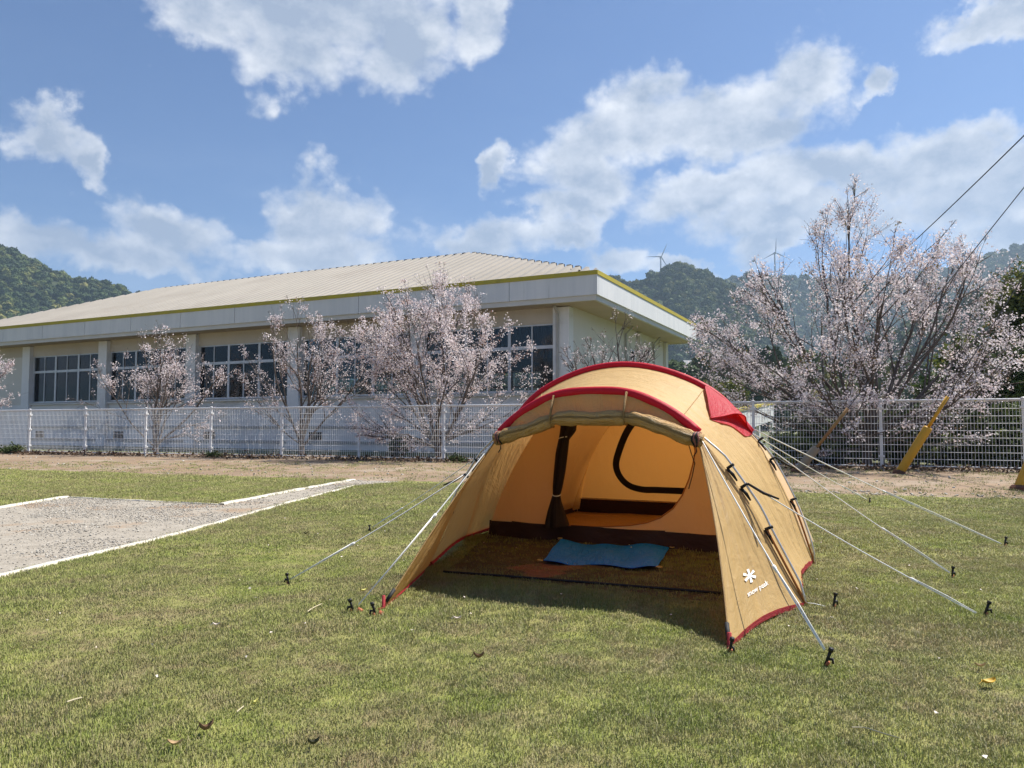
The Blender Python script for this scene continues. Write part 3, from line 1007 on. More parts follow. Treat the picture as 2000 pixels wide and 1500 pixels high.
part('fascia_panel', MB().box(LX + .17, -.17, DY - .16, DY, 6.22, 7.0), 'fascia', bld, local=True)
part('yellow_coping', MB().box(LX - .03, .03, -.03, .22, 7.0, 7.17), 'yellow', bld, local=True)
part('yellow_coping', MB().box(-.22, .03, .222, DY + .03, 7.0, 7.17), 'yellow', bld, local=True)
part('yellow_coping', MB().box(LX - .03, -.222, DY - .22, DY + .03, 7.0, 7.17), 'yellow', bld, local=True)
# corrugated hip roof: ribs run up each slope, so the hips show rib ends
RY, RZ0, RZ1, HX = DY / 2, 7.02, 10.60, 10.6
def rib(x, p=0.55):
    f = (x / p) % 1.0
    return 0.0 if f < .45 else (0.15 * (f - .45) / .1 if f < .55 else (0.15 if f < .9 else 0.15 * (1 - f) / .1))
def slope_sheet(along, flip):
    mb = MB()
    lo, hi = (LX + .1, -.1) if along == 'x' else (.1, DY - .1)
    p = 0.55
    cuts = []
    k = math.floor(lo / p)
    while k * p < hi:
        for f in (0.0, .45, .55, .9):
            q = (k + f) * p
            if lo < q < hi: cuts.append(q)
        k += 1
    cuts = [lo] + cuts + [hi]
    rows = [[], []]
    for q in cuts:
        c = rib(q)
        if along == 'x':
            m_ = min(1.0, (-q) / HX, (q - LX) / HX)
            e = min(RY, RY * m_ + .26)
            y0, y1 = .10, max(.12, e)
            a = (q, y0, RZ0 + c); b = (q, y1, RZ0 + (RZ1 - RZ0) * y1 / RY + c)
            if flip:
                a = (q, DY - y0, a[2]); b = (q, DY - y1, b[2])
        else:
            m_ = min(1.0, q / RY, (DY - q) / RY)
            x1 = max(.12, HX * m_)
            a = (-.10, q, RZ0 + c); b = (-x1, q, RZ0 + (RZ1 - RZ0) * x1 / HX + c - .10)
            if flip:
                a = (LX + .10, q, a[2]); b = (LX + x1, q, b[2])
        rows[0].append(a); rows[1].append(b)
    mb.grid(rows)
    return mb
for along in 'xy':
    for flip in (False, True):
        part('roof_slope', slope_sheet(along, flip), 'roof', bld, local=True)
part('roof_underlay', MB().add([(LX + .3, .3, RZ0 - .03), (-.3, .3, RZ0 - .03), (-.3, DY - .3, RZ0 - .03), (LX + .3, DY - .3, RZ0 - .03), (LX + HX, RY, RZ1 - .05), (-HX, RY, RZ1 - .05)],
     [(0, 1, 5, 4), (2, 3, 4, 5), (1, 2, 5), (3, 0, 4)]), 'dark', bld, local=True)
part('ridge_cap', MB().box(LX + HX, -HX, RY - .10, RY + .10, RZ1 - .05, RZ1 + .06), 'pipe', bld, local=True)
re_me = mkmesh('rib_end', MB().box(-.10, .10, -.12, .12, -.08, .17), 'dark')
k = 0
while (k + .72) * .55 < HX - .2:
    x = -(k + .28) * .55
    y = RY * (-x) / HX
    if y > .8:
        link_mesh('rib_end', re_me, bld, (x, y + .22, RZ0 + (RZ1 - RZ0) * (y + .12) / RY))
    k += 1
rd_me = mkmesh('rib_end', MB().box(-.10, .10, -.04, .10, -.02, .15), 'dark')
x = -HX - .3
while x > LX + HX:
    link_mesh('rib_end', rd_me, bld, (x, RY + .06, RZ1 + .01))
    x -= .55
# corner downpipe, side pilasters and pipes, little side window
part('downpipe', MB().tube([(-OR - .50, WY0 - .30, .1), (-OR - .50, WY0 - .30, 5.75), (-OR - .50, WY0 - .55, 6.04)], .06, 8), 'pipe', bld, local=True)
for y in (8.5, 13.6):
    part('downpipe', MB().tube([(-OR + .08, y, .1), (-OR + .08, y, 5.7), (-OR + .45, y, 6.04)], .055, 8), 'pipe', bld, local=True)
for y in (10.6, 15.9):
    part('pilaster', MB().box(-OR - .02, -OR + .16, y, y + .5, ZB, ZT - .04), 'wall', bld, local=True)
sw = part('side_window', MB().box(-OR - .02, -OR + .06, 9.3, 9.36, 3.6, 5.0).box(-OR - .02, -OR + .06, 10.0, 10.06, 3.6, 5.0).box(-OR - .02, -OR + .05, 9.36, 10.0, 3.6, 3.66).box(-OR - .02, -OR + .05, 9.36, 10.0, 4.94, 5.0), 'alu', bld, local=True)
part('pane', MB().box(-OR - .01, -OR + .02, 9.36, 10.0, 3.66, 4.94), 'dark', sw, local=True)

# sloping white stair parapet with yellow coping, parallel to the hall's end wall
dpar = Vector((math.sin(R(26)), math.cos(R(26)), 0)); npar = Vector((-dpar.y, dpar.x, 0))
pa = Vector((at_y(1436, 800, 29.0).x, 29.0, 0)); pb = pa + dpar * 11.6
pw = thing('stair_parapet', pa, 'sloping white stair parapet with yellow coping just right of the tent', 'parapet')
def slab(a, b, th, za0, za1, zb0, zb1, off=0.0):
    V = []
    for p, z0, z1 in ((a, za0, za1), (b, zb0, zb1)):
        for q, z in ((p - npar * off, z0), (p + npar * (th + off), z0), (p + npar * (th + off), z1), (p - npar * off, z1)):
            V.append(Vector((q.x, q.y, z)))
    return MB().add(V, [(0, 1, 2, 3), (7, 6, 5, 4), (0, 4, 5, 1), (1, 5, 6, 2), (2, 6, 7, 3), (3, 7, 4, 0)])
part('wall_slab', slab(pa, pb, .2, .85, 1.66, 1.45, 2.28), 'fascia', pw)
part('yellow_coping', slab(pa, pb, .2, 1.66, 1.78, 2.28, 2.40, .04), 'yellow', pw)
for f in (.15, .55, .95):
    q = pa + dpar * 11.6 * f + npar * .02
    part('support_pier', slab(q, q + dpar * .3, .16, -.1, .85 + .6 * f, -.1, .86 + .6 * f), 'wall_low', pw)
mk = MB()
for k in range(5):
    q = pa + dpar * (7.0 + .7 * k) - npar * .012
    zz = 1.0 + .052 * (7.0 + .7 * k)
    for (u0, u1, v0, v1) in ((0, .45, .28, .36), (.05, .40, .12, .19), (.18, .27, .04, .44)):
        mk.add([q + dpar * u0 + Vector((0, 0, zz + v0)), q + dpar * u1 + Vector((0, 0, zz + v0)), q + dpar * u1 + Vector((0, 0, zz + v1)), q + dpar * u0 + Vector((0, 0, zz + v1))], [(0, 1, 2, 3)])
part('faded_lettering', mk, 'pipe', pw)

# ================================================================== MESH FENCE
FA = math.atan2(-0.391, 1.0)
f0 = Vector((12.56, fence_y(12.56), 0))
SP = 2.951 * math.hypot(1, .391)
fence = thing('mesh_fence', f0, 'long white welded mesh fence with tubular posts along the dirt strip', 'fence', rz=FA)
FH = 1.80
post_mb = MB().tube([(0, 0, -.2), (0, 0, FH + .02)], .042, 10).tube([(0, 0, FH + .02), (0, 0, FH + .035), (0, 0, FH + .05)], [.05, .05, .02], 10)
post_me = mkmesh('post', post_mb, 'white', False)
pan = MB()
NW = 42
for i in range(1, NW):
    x = -SP * i / NW
    pan.tube([(x, 0, .10), (x, 0, FH - .03)], .0058, 4, cap=False)
for j in range(10):
    z = .10 + (FH - .15) * j / 9
    pan.tube([(-.04, .009, z), (-SP + .04, .009, z)], .0062, 4, cap=False)
pan_me = mkmesh('mesh_panel', pan, 'white')
rail_me = mkmesh('top_rail', MB().tube([(-.04, 0, FH - .01), (-SP + .04, 0, FH - .01)], .026, 8), 'white')
brail_me = mkmesh('bottom_rail', MB().tube([(-.04, 0, .10), (-SP + .04, 0, .10)], .017, 8), 'white')
clip_me = mkmesh('bracket', MB().box(-.07, .07, -.055, .055, -.03, .03), 'white')
for k in range(-1, 14):
    po = link_mesh('post', post_me, fence, (-SP * k, 0, 0))
    for z in (.35, 1.0, 1.6):
        link_mesh('bracket', clip_me, po, (0, 0, z))
    if k < 13:
        link_mesh('mesh_panel', pan_me, fence, (-SP * k, 0, 0))
        link_mesh('top_rail', rail_me, fence, (-SP * k, 0, 0))
        link_mesh('bottom_rail', brail_me, fence, (-SP * k, 0, 0))

# ================================================================== UTILITY POLE, GUYS, GUARDS
pole_p = Vector((15.0, 14.0, 0))
up = thing('utility_pole', pole_p, 'tall concrete utility pole standing right of the fence end', 'pole')
part('shaft', MB().tube([(15, 14, -.3), (15, 14, 12.6)], [.17, .10], 14), 'concrete', up, True)
part('cross_arm', MB().box(14.2, 15.8, 13.8, 13.88, 11.6, 11.7), 'concrete', up)
TOPP = Vector((15.0, 14.0, 12.15))
fp = at_y(1605, 626, 60.0)
fpole = thing('utility_pole', (fp.x, fp.y, 0), 'slim far utility pole half hidden behind the big cherry tree', 'pole')
part('shaft', MB().tube([(fp.x, fp.y, -.3), (fp.x, fp.y, fp.z + .3)], [.12, .08], 10), 'bark2', fpole, True)
part('insulator', MB().tube([(fp.x, fp.y, fp.z + .3), (fp.x, fp.y, fp.z + .5)], [.05, .03], 8), 'pipe', fpole)
cb = MB()
a, b = at_y(2000, 272, 60 * 0), None
P0 = Vector((15.0, 14.0, 11.9))
cb.tube([P0.lerp(fp, k / 24) - Vector((0, 0, 0.5 * 4 * (k / 24) * (1 - k / 24))) for k in range(25)], .022, 6)
solo('overhead_cable', cb, 'cable', P0, 'thick black overhead cable slanting down behind the big cherry tree', 'cable')
def guy(base, label_w, label_g, mats, thick=.11, low=1.05, high=1.95):
    d = (TOPP - base).normalized()
    t = thing('guy_wire', base, label_w, 'wire', 'pole guy wires')
    part('wire_strand', MB().tube([base, TOPP], .011, 5), 'wire', t)
    t2 = thing('guy_guard', base, label_g, 'guard', 'guy wire guards')
    part('lower_sleeve', MB().tube([base + d * .02, base + d * .06, base + d * low, base + d * (low + .03)], [thick * .9, thick, thick, thick * .8], 12), mats[0], t2, True)
    part('upper_sleeve', MB().tube([base + d * (low + .03), base + d * high], .038, 8), mats[1], t2, True)
    part('footing', MB().tube([base + Vector((0, 0, -.1)), base + Vector((0, 0, .06)), base + Vector((0, 0, .10))], [.15, .14, .1], 12), 'soil', t2)
guy(gnd(1556, 923), 'leftmost guy wire, crossing the sky right of the big cherry', 'faded grey brown guy wire guard, leftmost, beside the tent', ('guard_old', 'rusty'), .10, .75, 1.95)
guy(gnd(1756, 925), 'middle guy wire rising from the bright yellow guard', 'bright yellow guy wire guard before the middle of the right fence', ('guard', 'guard'), .10, 1.25, 2.1)
guy(gnd(1990, 958), 'right guy wire leaving the frame beside the end post', 'bright yellow guy wire guard cut off by the right edge', ('guard', 'guard'), .10, 1.15, 1.95)

# ================================================================== TREES
def grow(branches, tips, p, d, L, r, lvl, maxlvl, rnd, spread, lift, env):
    n_ = max(3, int(L / 0.22))
    pts, rad = [p.copy()], [r]
    cur, dr = p.copy(), d.normalized()
    seg = L / n_
    r_end = max(.0035, r * (0.45 if lvl < maxlvl else 0.25))
    for i in range(n_):
        jit = Vector((rnd.gauss(0, 1), rnd.gauss(0, 1), rnd.gauss(0, 1))) * (0.055 + 0.015 * lvl)
        dr = (dr + jit + Vector((0, 0, lift))).normalized()
        cur = cur + dr * seg
        pts.append(cur.copy()); rad.append(r + (r_end - r) * (i + 1) / n_)
        if env and not env(cur):
            break
    branches.append((pts, rad, lvl))
    K = len(pts)
    if lvl >= 2 or lvl == maxlvl:
        for i in range(1, K):
            tips.append((pts[i - 1], pts[i], lvl))
    if lvl < maxlvl:
        nc = rnd.randint(5, 7) if lvl == 0 else rnd.randint(4, 6)
        for c in range(nc):
            f = rnd.uniform(0.25, 0.98) if c else 1.0
            i = min(K - 1, max(1, int(f * (K - 1))))
            base = pts[i]
            axis = (pts[i] - pts[i - 1]).normalized()
            side = axis.orthogonal().normalized()
            side = Matrix.Rotation(rnd.uniform(0, 6.28), 3, axis) @ side
            ang = rnd.uniform(0.30, 0.75) * spread if c else 0.12
            nd = (axis * math.cos(ang) + side * math.sin(ang)).normalized()
            grow(branches, tips, base, nd, L * rnd.uniform(0.42, 0.66) * (1.05 - 0.25 * f), max(.004, rad[i] * rnd.uniform(.5, .7)), lvl + 1, maxlvl, rnd, spread, lift * .9, env)


def cherry(base, height, width, label, seed, n_stems, dens, mat='blossom', fork=0.5, size=.06, spread=1.0, lean=0.0, tilt=(0.25, 0.95), per=3, low_n=0, taper=1.0):
    rnd = random.Random(seed)
    base = Vector(base)
    t = thing('cherry_tree', base, label, 'tree', 'cherry trees behind the fence')
    br, tips = [], []
    r0 = 0.05 + 0.010 * height
    fk = base + Vector((rnd.gauss(0, .05), rnd.gauss(0, .05), fork))
    br.append(([base + Vector((0, 0, -.15)), base + Vector((0, 0, .05)), fk], [r0 * 1.5, r0 * 1.15, r0], 0))
    hw_ = hw0 = width / 2
    cz = base.z + height * .55
    def env(q):
        fz = (q.z - base.z) / height
        hw_ = hw0 * max(.2, 1 - taper * max(0, fz - .42))
        dx, dy, dz = (q.x - base.x - lean * hw_) / hw_, (q.y - base.y) / hw_, (q.z - cz) / (height * .46)
        return dx * dx + dy * dy + dz * dz < 1.25 and q.z > base.z + .12
    a0 = rnd.uniform(0, 6.28)
    for k in range(n_stems):
        az = a0 + 2 * math.pi * k / n_stems + rnd.gauss(0, .25)
        tl = rnd.uniform(*tilt) if k else 0.12
        d = Vector((math.sin(tl) * math.cos(az), math.sin(tl) * math.sin(az), math.cos(tl)))
        L = height * (0.70 if k else 0.85) * rnd.uniform(.8, 1.08)
        st = base.lerp(fk, rnd.uniform(.55, 1.0))
        grow(br, tips, st, d, L, r0 * rnd.uniform(.38, .58), 0, 3, rnd, spread, 0.030, env)
    for k in range(low_n):
        az = rnd.uniform(0, 6.28)
        tl = rnd.uniform(1.1, 1.5)
        d = Vector((math.sin(tl) * math.cos(az), math.sin(tl) * math.sin(az), math.cos(tl)))
        grow(br, tips, base.lerp(fk, rnd.uniform(.3, 1.0)) + Vector((0, 0, .2)), d, hw_ * rnd.uniform(.55, .95), r0 * .3, 1, 3, rnd, spread, 0.02, env)
    mb = MB()
    for pts, rad, lvl in br:
        mb.tube(pts, rad, (8, 6, 4, 3)[min(lvl, 3)], cap=False)
    part('trunk', mb, 'bark', t, True)
    A = np.array([tuple(x[0]) for x in tips]); B = np.array([tuple(x[1]) for x in tips])
    n_ = int(len(tips) * dens * .62)
    idx = rng.integers(0, len(tips), n_)
    f = rng.random((n_, 1))
    C = A[idx] * (1 - f) + B[idx] * f
    keep = np.array([noise.noise(Vector(c) * 1.9 + Vector((seed, 0, 0))) for c in C]) > -0.22
    C = C[keep]
    tone = np.clip(0.60 + 0.35 * np.array([noise.noise(Vector(c) * 2.0 + Vector((0, seed, 0))) for c in C]) + rng.normal(0, .26, len(C)), 0, 1)
    C = C + rng.normal(0, size * .40, C.shape) - np.array(base)
    me = cards_mesh('crown', C, size * .72, mat, tone, per=6, jit=1.15)
    link_mesh('crown', me, t)
    return len(tips), len(C)


def fb(px, behind):
    """ground point behind the fence on the column px"""
    u = (px - 1000) / FPX
    Y = 23.53 / (1 + .391 * u) + behind
    return Vector((u * Y, Y, 0))


TREE_INFO = []
TREE_INFO.append(cherry(fb(-95, 2.2), 5.2, 6.6, 'cherry tree cut off by the left edge, only branch ends showing', 11, 6, 1.5, fork=.7, size=.075, tilt=(.4, 1.1)))
TREE_INFO.append(cherry(fb(308, 1.6), 4.9, 6.4, 'sparse cherry tree before the leftmost windows of the hall', 12, 6, .75, fork=.35, size=.070, tilt=(.3, .95), low_n=2))
TREE_INFO.append(cherry(fb(590, 1.6), 5.5, 5.4, 'sparse upright cherry tree, second to the left of the tent', 13, 6, .8, fork=.5, size=.070, tilt=(.25, .85), low_n=2))
TREE_INFO.append(cherry(fb(858, 1.6), 6.1, 7.4, 'full pink cherry tree right beside the tent, before the hall corner', 34, 9, 1.8, fork=.45, size=.076, tilt=(.25, .95), low_n=14))
TREE_INFO.append(cherry(fb(1195, 2.0), 4.6, 3.6, 'thin nearly bare cherry tree rising behind the tent roof', 15, 4, .35, fork=.8, size=.060, tilt=(.2, .7)))
TREE_INFO.append(cherry(fb(1690, 1.9), 7.4, 9.8, 'largest cherry tree in full bloom at the right, rising above the ridge', 26, 12, 1.75, 'blossom_leaf', fork=.9, size=.076, tilt=(.25, 1.1), low_n=26, taper=1.25))


def leafy(name, base, h, w, label, cat, seed, mat, n=9000, size=.11, trunk=True, lobes=9, group=None, low=0.25):
    rnd = random.Random(seed)
    base = Vector(base)
    t = thing(name, base, label, cat, group)
    C, tone = [], []
    L = []
    for k in range(lobes):
        a = rnd.uniform(0, 6.28); rr = rnd.uniform(0, .62) * w / 2
        z = h * rnd.uniform(low + .12, .82)
        L.append((Vector((rr * math.cos(a), rr * math.sin(a), z)), w * rnd.uniform(.18, .30), h * rnd.uniform(.12, .22)))
    for i in range(n):
        c, sx, sz = L[rnd.randrange(lobes)]
        d = Vector((rnd.gauss(0, 1), rnd.gauss(0, 1), rnd.gauss(0, 1))).normalized()
        k = rnd.uniform(.55, 1.0) ** .5
        p = c + Vector((d.x * sx * k, d.y * sx * k, d.z * sz * k))
        p *= 1 + .10 * noise.noise(p * 1.6)
        if p.z < .02: p.z = rnd.uniform(.02, .2)
        C.append(tuple(p)); tone.append(min(1, max(0, .5 + .5 * noise.noise(p * 1.2) + rnd.gauss(0, .15))))
    if trunk:
        mb = MB().tube([base + Vector((0, 0, -.1)), base + Vector((.03, 0, h * .3)), base + Vector((0, .05, h * .6))], [.05 * w ** .7, .035 * w ** .7, .015], 8)
        for c, sx, sz in L:
            mb.tube([base + Vector((0, 0, h * .2)), base + c * .6, base + c], [.02 * w ** .6, .014 * w ** .6, .006], 5, cap=False)
        part('trunk', mb, 'bark2', t, True)
    me = cards_mesh('crown', C, size, mat, np.array(tone), per=2, aspect=1.4)
    link_mesh('crown', me, t)


leafy('evergreen_tree', fb(2010, 6.0), 4.3, 4.2, 'dark evergreen tree behind the right end of the fence', 'tree', 51, 'leaf_dark', 11000, .13)
leafy('broadleaf_tree', fb(2035, 12.0), 8.2, 6.5, 'yellow green leafy tree rising behind the dark evergreen', 'tree', 52, 'leaf_yellow', 12000, .16)
leafy('evergreen_tree', fb(1900, 9.0), 3.6, 4.0, 'dark rounded evergreen half hidden by the big cherry', 'tree', 53, 'leaf_dark', 7000, .13)
leafy('broadleaf_tree', fb(1400, 60), 7.0, 7.0, 'yellow green tree seen right above the tent shoulder', 'tree', 54, 'leaf_yellow', 5000, .24)
hx = [(1575, 2.6, 1.0, 2.2), (1640, 3.2, 1.5, 3.0), (1745, 3.0, 1.6, 3.0), (1830, 2.6, 1.7, 3.0), (1905, 2.4, 1.8, 3.0), (1985, 2.6, 1.9, 3.2), (2080, 2.6, 1.8, 3.2)]
hl = ['low dark shrub behind the fence nearest the tent', 'dark shrub behind the fence below the left half of the big cherry', 'dark shrub behind the fence right of the big cherry trunk',
      'dark shrub behind the fence right of the bright yellow guard', 'dark shrub behind the middle of the last fence panel', 'tall dark shrub behind the fence end post', 'dark shrub past the fence end post at the right edge']
for i, (px, bh, h, w) in enumerate(hx):
    leafy('shrub', fb(px, bh), h, w, hl[i], 'shrub', 60 + i, 'leaf_hedge', 3600, .10, True, 8, 'dark shrubs behind the right fence', low=.0)
leafy('shrub', fb(775, .9), .85, .75, 'small bright green shrub behind the fence left of the full cherry', 'shrub', 71, 'leaf_dark', 500, .10, True, 5, low=.0)
leafy('weed_clump', fb(25, -.35), .30, 1.3, 'green weed clump at the fence foot near the left edge', 'weeds', 72, 'leaf_hedge', 500, .07, False, 5, low=.0)
leafy('weed_clump', fb(425, -.35), .16, .9, 'small green weed clump at the fence foot below the first windows', 'weeds', 73, 'leaf_hedge', 260, .06, False, 4, low=.0)
leafy('weed_clump', fb(890, -.3), .16, .9, 'small green weed clump at the fence foot left of the tent', 'weeds', 74, 'leaf_hedge', 260, .06, False, 4, low=.0)
leafy('weed_clump', fb(1480, 1.2), .35, 2.4, 'light green weeds behind the fence right of the tent', 'weeds', 75, 'leaf_yellow', 700, .07, False, 6, low=.0)

# ================================================================== TENT
B1R, B1L, B2R = gnd(1572, 1187), gnd(836, 1112), gnd(1588, 1105)
e = (B1R - B1L).normalized()
nb = Vector((-e.y, e.x, 0))            # pointing away from the camera, into the tent
if nb.y < 0: nb = -nb
hw1 = (B1R - B1L).length / 2
c1 = (B1R + B1L) / 2
c2 = B2R - e * 1.62
axis = (c2 - c1).normalized()
c3 = c2 + nb * 2.3 - e * .15
c4 = c3 + nb * 1.5
PR1 = [(0, 1.36), (.35, 1.315), (hw1 - .667, 1.085), (hw1 - .34, .66), (hw1 - .214, .42), (hw1, 0)]
PR2 = [(0, 1.67), (.43, 1.6), (.85, 1.395), (1.15, 1.06), (1.262, .9), (1.47, .467), (1.62, 0)]
PR3 = [(0, 1.46), (.42, 1.38), (.80, 1.1), (1.05, .78), (1.27, .38), (1.38, 0)]
PR4 = [(0, .16), (.35, .15), (.65, .12), (.85, .08), (.95, .04), (1.0, 0)]
NA = 57


def arch(c, prof, n=NA):
    full = [Vector((x, z, 0)) for x, z in prof[::-1]] + [Vector((-x, z, 0)) for x, z in prof[1:]]
    q = catmull(full, n)
    return [c + e * p.x + Vector((0, 0, max(0, p.y))) for p in q]


A1, A2, A3, A4 = arch(c1, PR1), arch(c2, PR2), arch(c3, PR3), arch(c4, PR4)
tent = thing('tent', (c1 + c2) / 2, 'tan tunnel tent with red arches and its front door rolled up', 'tent')
stations = []
for (P, Q, n_) in ((A1, A2, 44), (A2, A3, 20), (A3, A4, 10)):
    for k in range(n_):
        stations.append((P, Q, k / n_))
stations.append((A3, A4, 1.0))
rows, uvs = [], []
depth = 0.0
prev = None
for P, Q, t in stations:
    row, ur = [], []
    for j in range(NA):
        p = P[j].lerp(Q[j], t)
        cc = c1.lerp(c4, .4)
        ctr = Vector((p.x, p.y, 0)) * .0 + (P[NA // 2].lerp(Q[NA // 2], t))
        ctr = Vector((ctr.x, ctr.y, .35))
        inw = (ctr - p)
        s_ = math.sin(math.pi * t)
        w_ = noise.noise(Vector((p.x * 2.2 + p.y * 2.2, p.z * .8, 3.0))) * .012 * s_
        sd = min(1, max(0, (1.25 - p.z) / .4)) * min(1, s_ * 3)
        dl = (p - c1).dot(nb)
        fold = .5 * noise.noise(Vector((dl * 15 + (.6 if j < NA // 2 else 5.0), p.z * .9, 1.0))) + .5 * noise.noise(Vector((dl * 31, p.z * 1.3, 7.0)))
        top = noise.noise(Vector((dl * 7 + p.x * 5, p.x * 5 - dl * 4, 2.0))) * .008 * (1 - sd) * s_
        p = p + inw.normalized() * (.045 * s_ + w_ + .018 * fold * sd + top)
        hf = max(0, 1 - p.z / .25)
        p.z += (.03 + .05 * s_) * hf
        row.append(p)
    if prev is not None:
        depth += (row[NA // 2] - prev).length
    prev = row[NA // 2]
    Lv = 0.0
    for j in range(NA):
        if j: Lv += (row[j] - row[j - 1]).length
        ur.append((depth, Lv))
    rows.append(row); uvs.append(ur)
fly = part('fly_sheet', MB().grid(rows, uvs), 'fly', tent, True)
fly_rows = rows
for j in (NA // 2 - 9, NA // 2 + 9):
    part('seam', MB().tube([r_[j] + Vector((0, 0, .002)) for r_ in rows[:65]], .0035, 5), 'flap', fly, True)
hemr = MB()
for side in (0, NA - 1):
    hemr.grid([[r_[side] + Vector((0, 0, .012)) for r_ in rows[:64]], [r_[side] - Vector((0, 0, .028)) for r_ in rows[:64]]])
part('hem', hemr, 'hem', fly, True)


def clip_arch(A, zmin):
    return [p for p in A if p.z > zmin]


def outward(A, k, d, c):
    p = A[k]
    t = (A[min(k + 1, NA - 1)] - A[max(k - 1, 0)]).normalized()
    o = nb.cross(t)
    if o.dot(p - (c + Vector((0, 0, .4)))) < 0: o = -o
    return p + o * d


for A, c, zs, nm in ((A1, c1, 1.05, 'front'), (A2, c2, 1.0, 'main'), (A3, c3, 1.2, 'rear')):
    idx = [k for k in range(NA) if A[k].z > zs]
    fine = catmull([outward(A, k, .012, c) for k in idx], 40)
    part('pole_sleeve', MB().tube(fine, .033 if nm != 'rear' else .025, 10), 'red', tent, True)
    for half in (range(0, idx[0] + 2), range(NA - 1, idx[-1] - 2, -1)):
        pp = []
        for k in half:
            z = A[k].z
            off = .012 + .035 * min(1, max(0, (zs - z) / .15)) * min(1, z / .12)
            pp.append(outward(A, k, off, c))
        pp[0].z = 0.0
        part('pole', MB().tube(pp, .0075, 8), 'pole', tent, True)


def at_z(A, z, right=True):
    ks = range(0, NA // 2) if right else range(NA - 1, NA // 2, -1)
    for k in ks:
        if A[k].z >= z:
            return k


for A, c, zl in ((A1, c1, (.84, .66, .42)), (A2, c2, (.93, .80, .47))):
    for right in (True, False):
        for i, z in enumerate(zl):
            k = at_z(A, z, right)
            a, b = outward(A, k, .008, c), outward(A, k, .06, c)
            cl = MB().tube([a, b], .011, 6)
            dn = (A[k - 1] - A[k + 1]).normalized() if right else (A[k + 1] - A[k - 1]).normalized()
            cl.tube([a, a + dn * .05 + (b - a) * .15, a + dn * .10 + (b - a) * .1], [.010, .012, .006], 5)
            if i == 1:
                cl.tube([b, b + dn * .07 + e * (.06 if right else -.06), b + dn * .11 + e * (.13 if right else -.13)], [.008, .010, .006], 5)
            part('clip', cl, 'black', tent, True)
        k = at_z(A, zl[-1], right)
        rr = range(k, -1, -1) if right else range(k, NA)
        part('pole_strap', MB().tube([outward(A, q, .018, c) for q in rr], .0085, 6), 'strapo', tent, True)

# ---- front flaps: cloth between the front pole and a peg in front of it
kR, kL = at_z(A1, 1.06, True), at_z(A1, 1.06, False)
FR, FL = gnd(1425, 1272), gnd(749, 1193)
ROLLP = c1 - nb * .07                  # plane in which the rolled door hangs


def flap(foot, poleline, seed, sgn, bend):
    top = poleline[-1]
    n_ = 34
    pl = catmull(poleline, n_)
    fe = []
    for i in range(n_):
        t = i / (n_ - 1)
        q = foot.lerp(top, t)
        q += (-nb * bend + e * sgn * .02) * math.sin(math.pi * t)
        fe.append(q)
    rows_, uv_ = [], []
    m_ = 56
    for i in range(n_):
        t = i / (n_ - 1)
        r_, u_ = [], []
        for j in range(m_):
            s_ = j / (m_ - 1)
            q = fe[i].lerp(pl[i], s_)
            bul = math.sin(math.pi * s_) * (1 - t) * .035
            # tension folds fanning out of the peg corner
            fold = (noise.noise(Vector((s_ * 11 + seed, t * 1.6, 4.0))) * .014 + noise.noise(Vector((s_ * 24 + seed, t * 2.4, 8.0))) * .009) * min(1, 5 * s_, 5 * (1 - s_)) * (1 - .35 * t) * min(1, t * 7 + .1)
            q = q + (-nb * .5 + e * sgn).normalized() * (-bul + fold)
            q.z += .030 * (1 - t) ** 6 * math.sin(math.pi * s_) + .022 * (1 - t) ** 5
            r_.append(q)
            u_.append((s_ * .9 + seed, t * 1.3))
        rows_.append(r_); uv_.append(u_)
    return rows_, uv_


fr_rows, fr_uv = flap(FR, [A1[k] for k in range(0, kR + 1)], 0.3, 1, -.03)
fl_rows, fl_uv = flap(FL, [A1[k] for k in range(NA - 1, kL - 1, -1)], 1.9, -1, .02)
for rws, uv_, nm in ((fr_rows, fr_uv, 'right'), (fl_rows, fl_uv, 'left')):
    fo = part('front_flap', MB().grid(rws, uv_), 'flap', tent, True)
    part('hem', MB().grid([[p + Vector((0, 0, .012)) - nb * .004 for p in rws[0]], [p - Vector((0, 0, .020)) - nb * .006 for p in rws[0]]]), 'hem', fo, True)
    part('edge_piping', MB().tube([r_[0] for r_ in rws], .005, 5), 'fly', fo, True)
    ft = rws[0][0]
    part('corner_strap', MB().tube([ft + Vector((0, 0, .07)), ft + Vector((0, 0, .0)), ft - nb * .05 + Vector((0, 0, -.005))], [.011, .013, .008], 6), 'hem', fo, True)
    part('toggle', MB().tube([rws[3][0] - nb * .01, rws[1][0] - nb * .012], .012, 6), 'black', fo, True)

# ---- valance between the front arch and the rolled door, the roll and its ties
roll_px = [(968, 858), (1000, 848), (1045, 834), (1093, 818), (1160, 818), (1235, 817), (1290, 833), (1335, 851), (1372, 862)]
roll_pts = [on_plane(x, y, ROLLP, nb) for x, y in roll_px]
roll_c = catmull(roll_pts, 70)
mid = [k for k in range(NA) if A1[k].z > 1.05][::-1]
va, vb = catmull([A1[k] - nb * .02 for k in mid], 40), catmull(roll_pts[1:-1], 40)
vr = [[va[j].lerp(vb[j], i / 6) + nb * .015 * math.sin(math.pi * i / 6) * (1 + math.sin(j * .9)) for j in range(40)] for i in range(7)]
part('door_valance', MB().grid(vr, [[(j * .05, i * .05) for j in range(40)] for i in range(7)]), 'flap', tent, True)
rmb = MB()
rad = []
for i, p in enumerate(roll_c):
    t = i / 69
    r_ = .052 + .010 * noise.noise(Vector((t * 9, 0, 0)))
    for tie in (.315, .665):
        r_ -= .016 * math.exp(-((t - tie) / .016) ** 2)
    if t < .05 or t > .95: r_ *= .85
    rad.append(r_)
rmb.tube(roll_c, rad, 20)
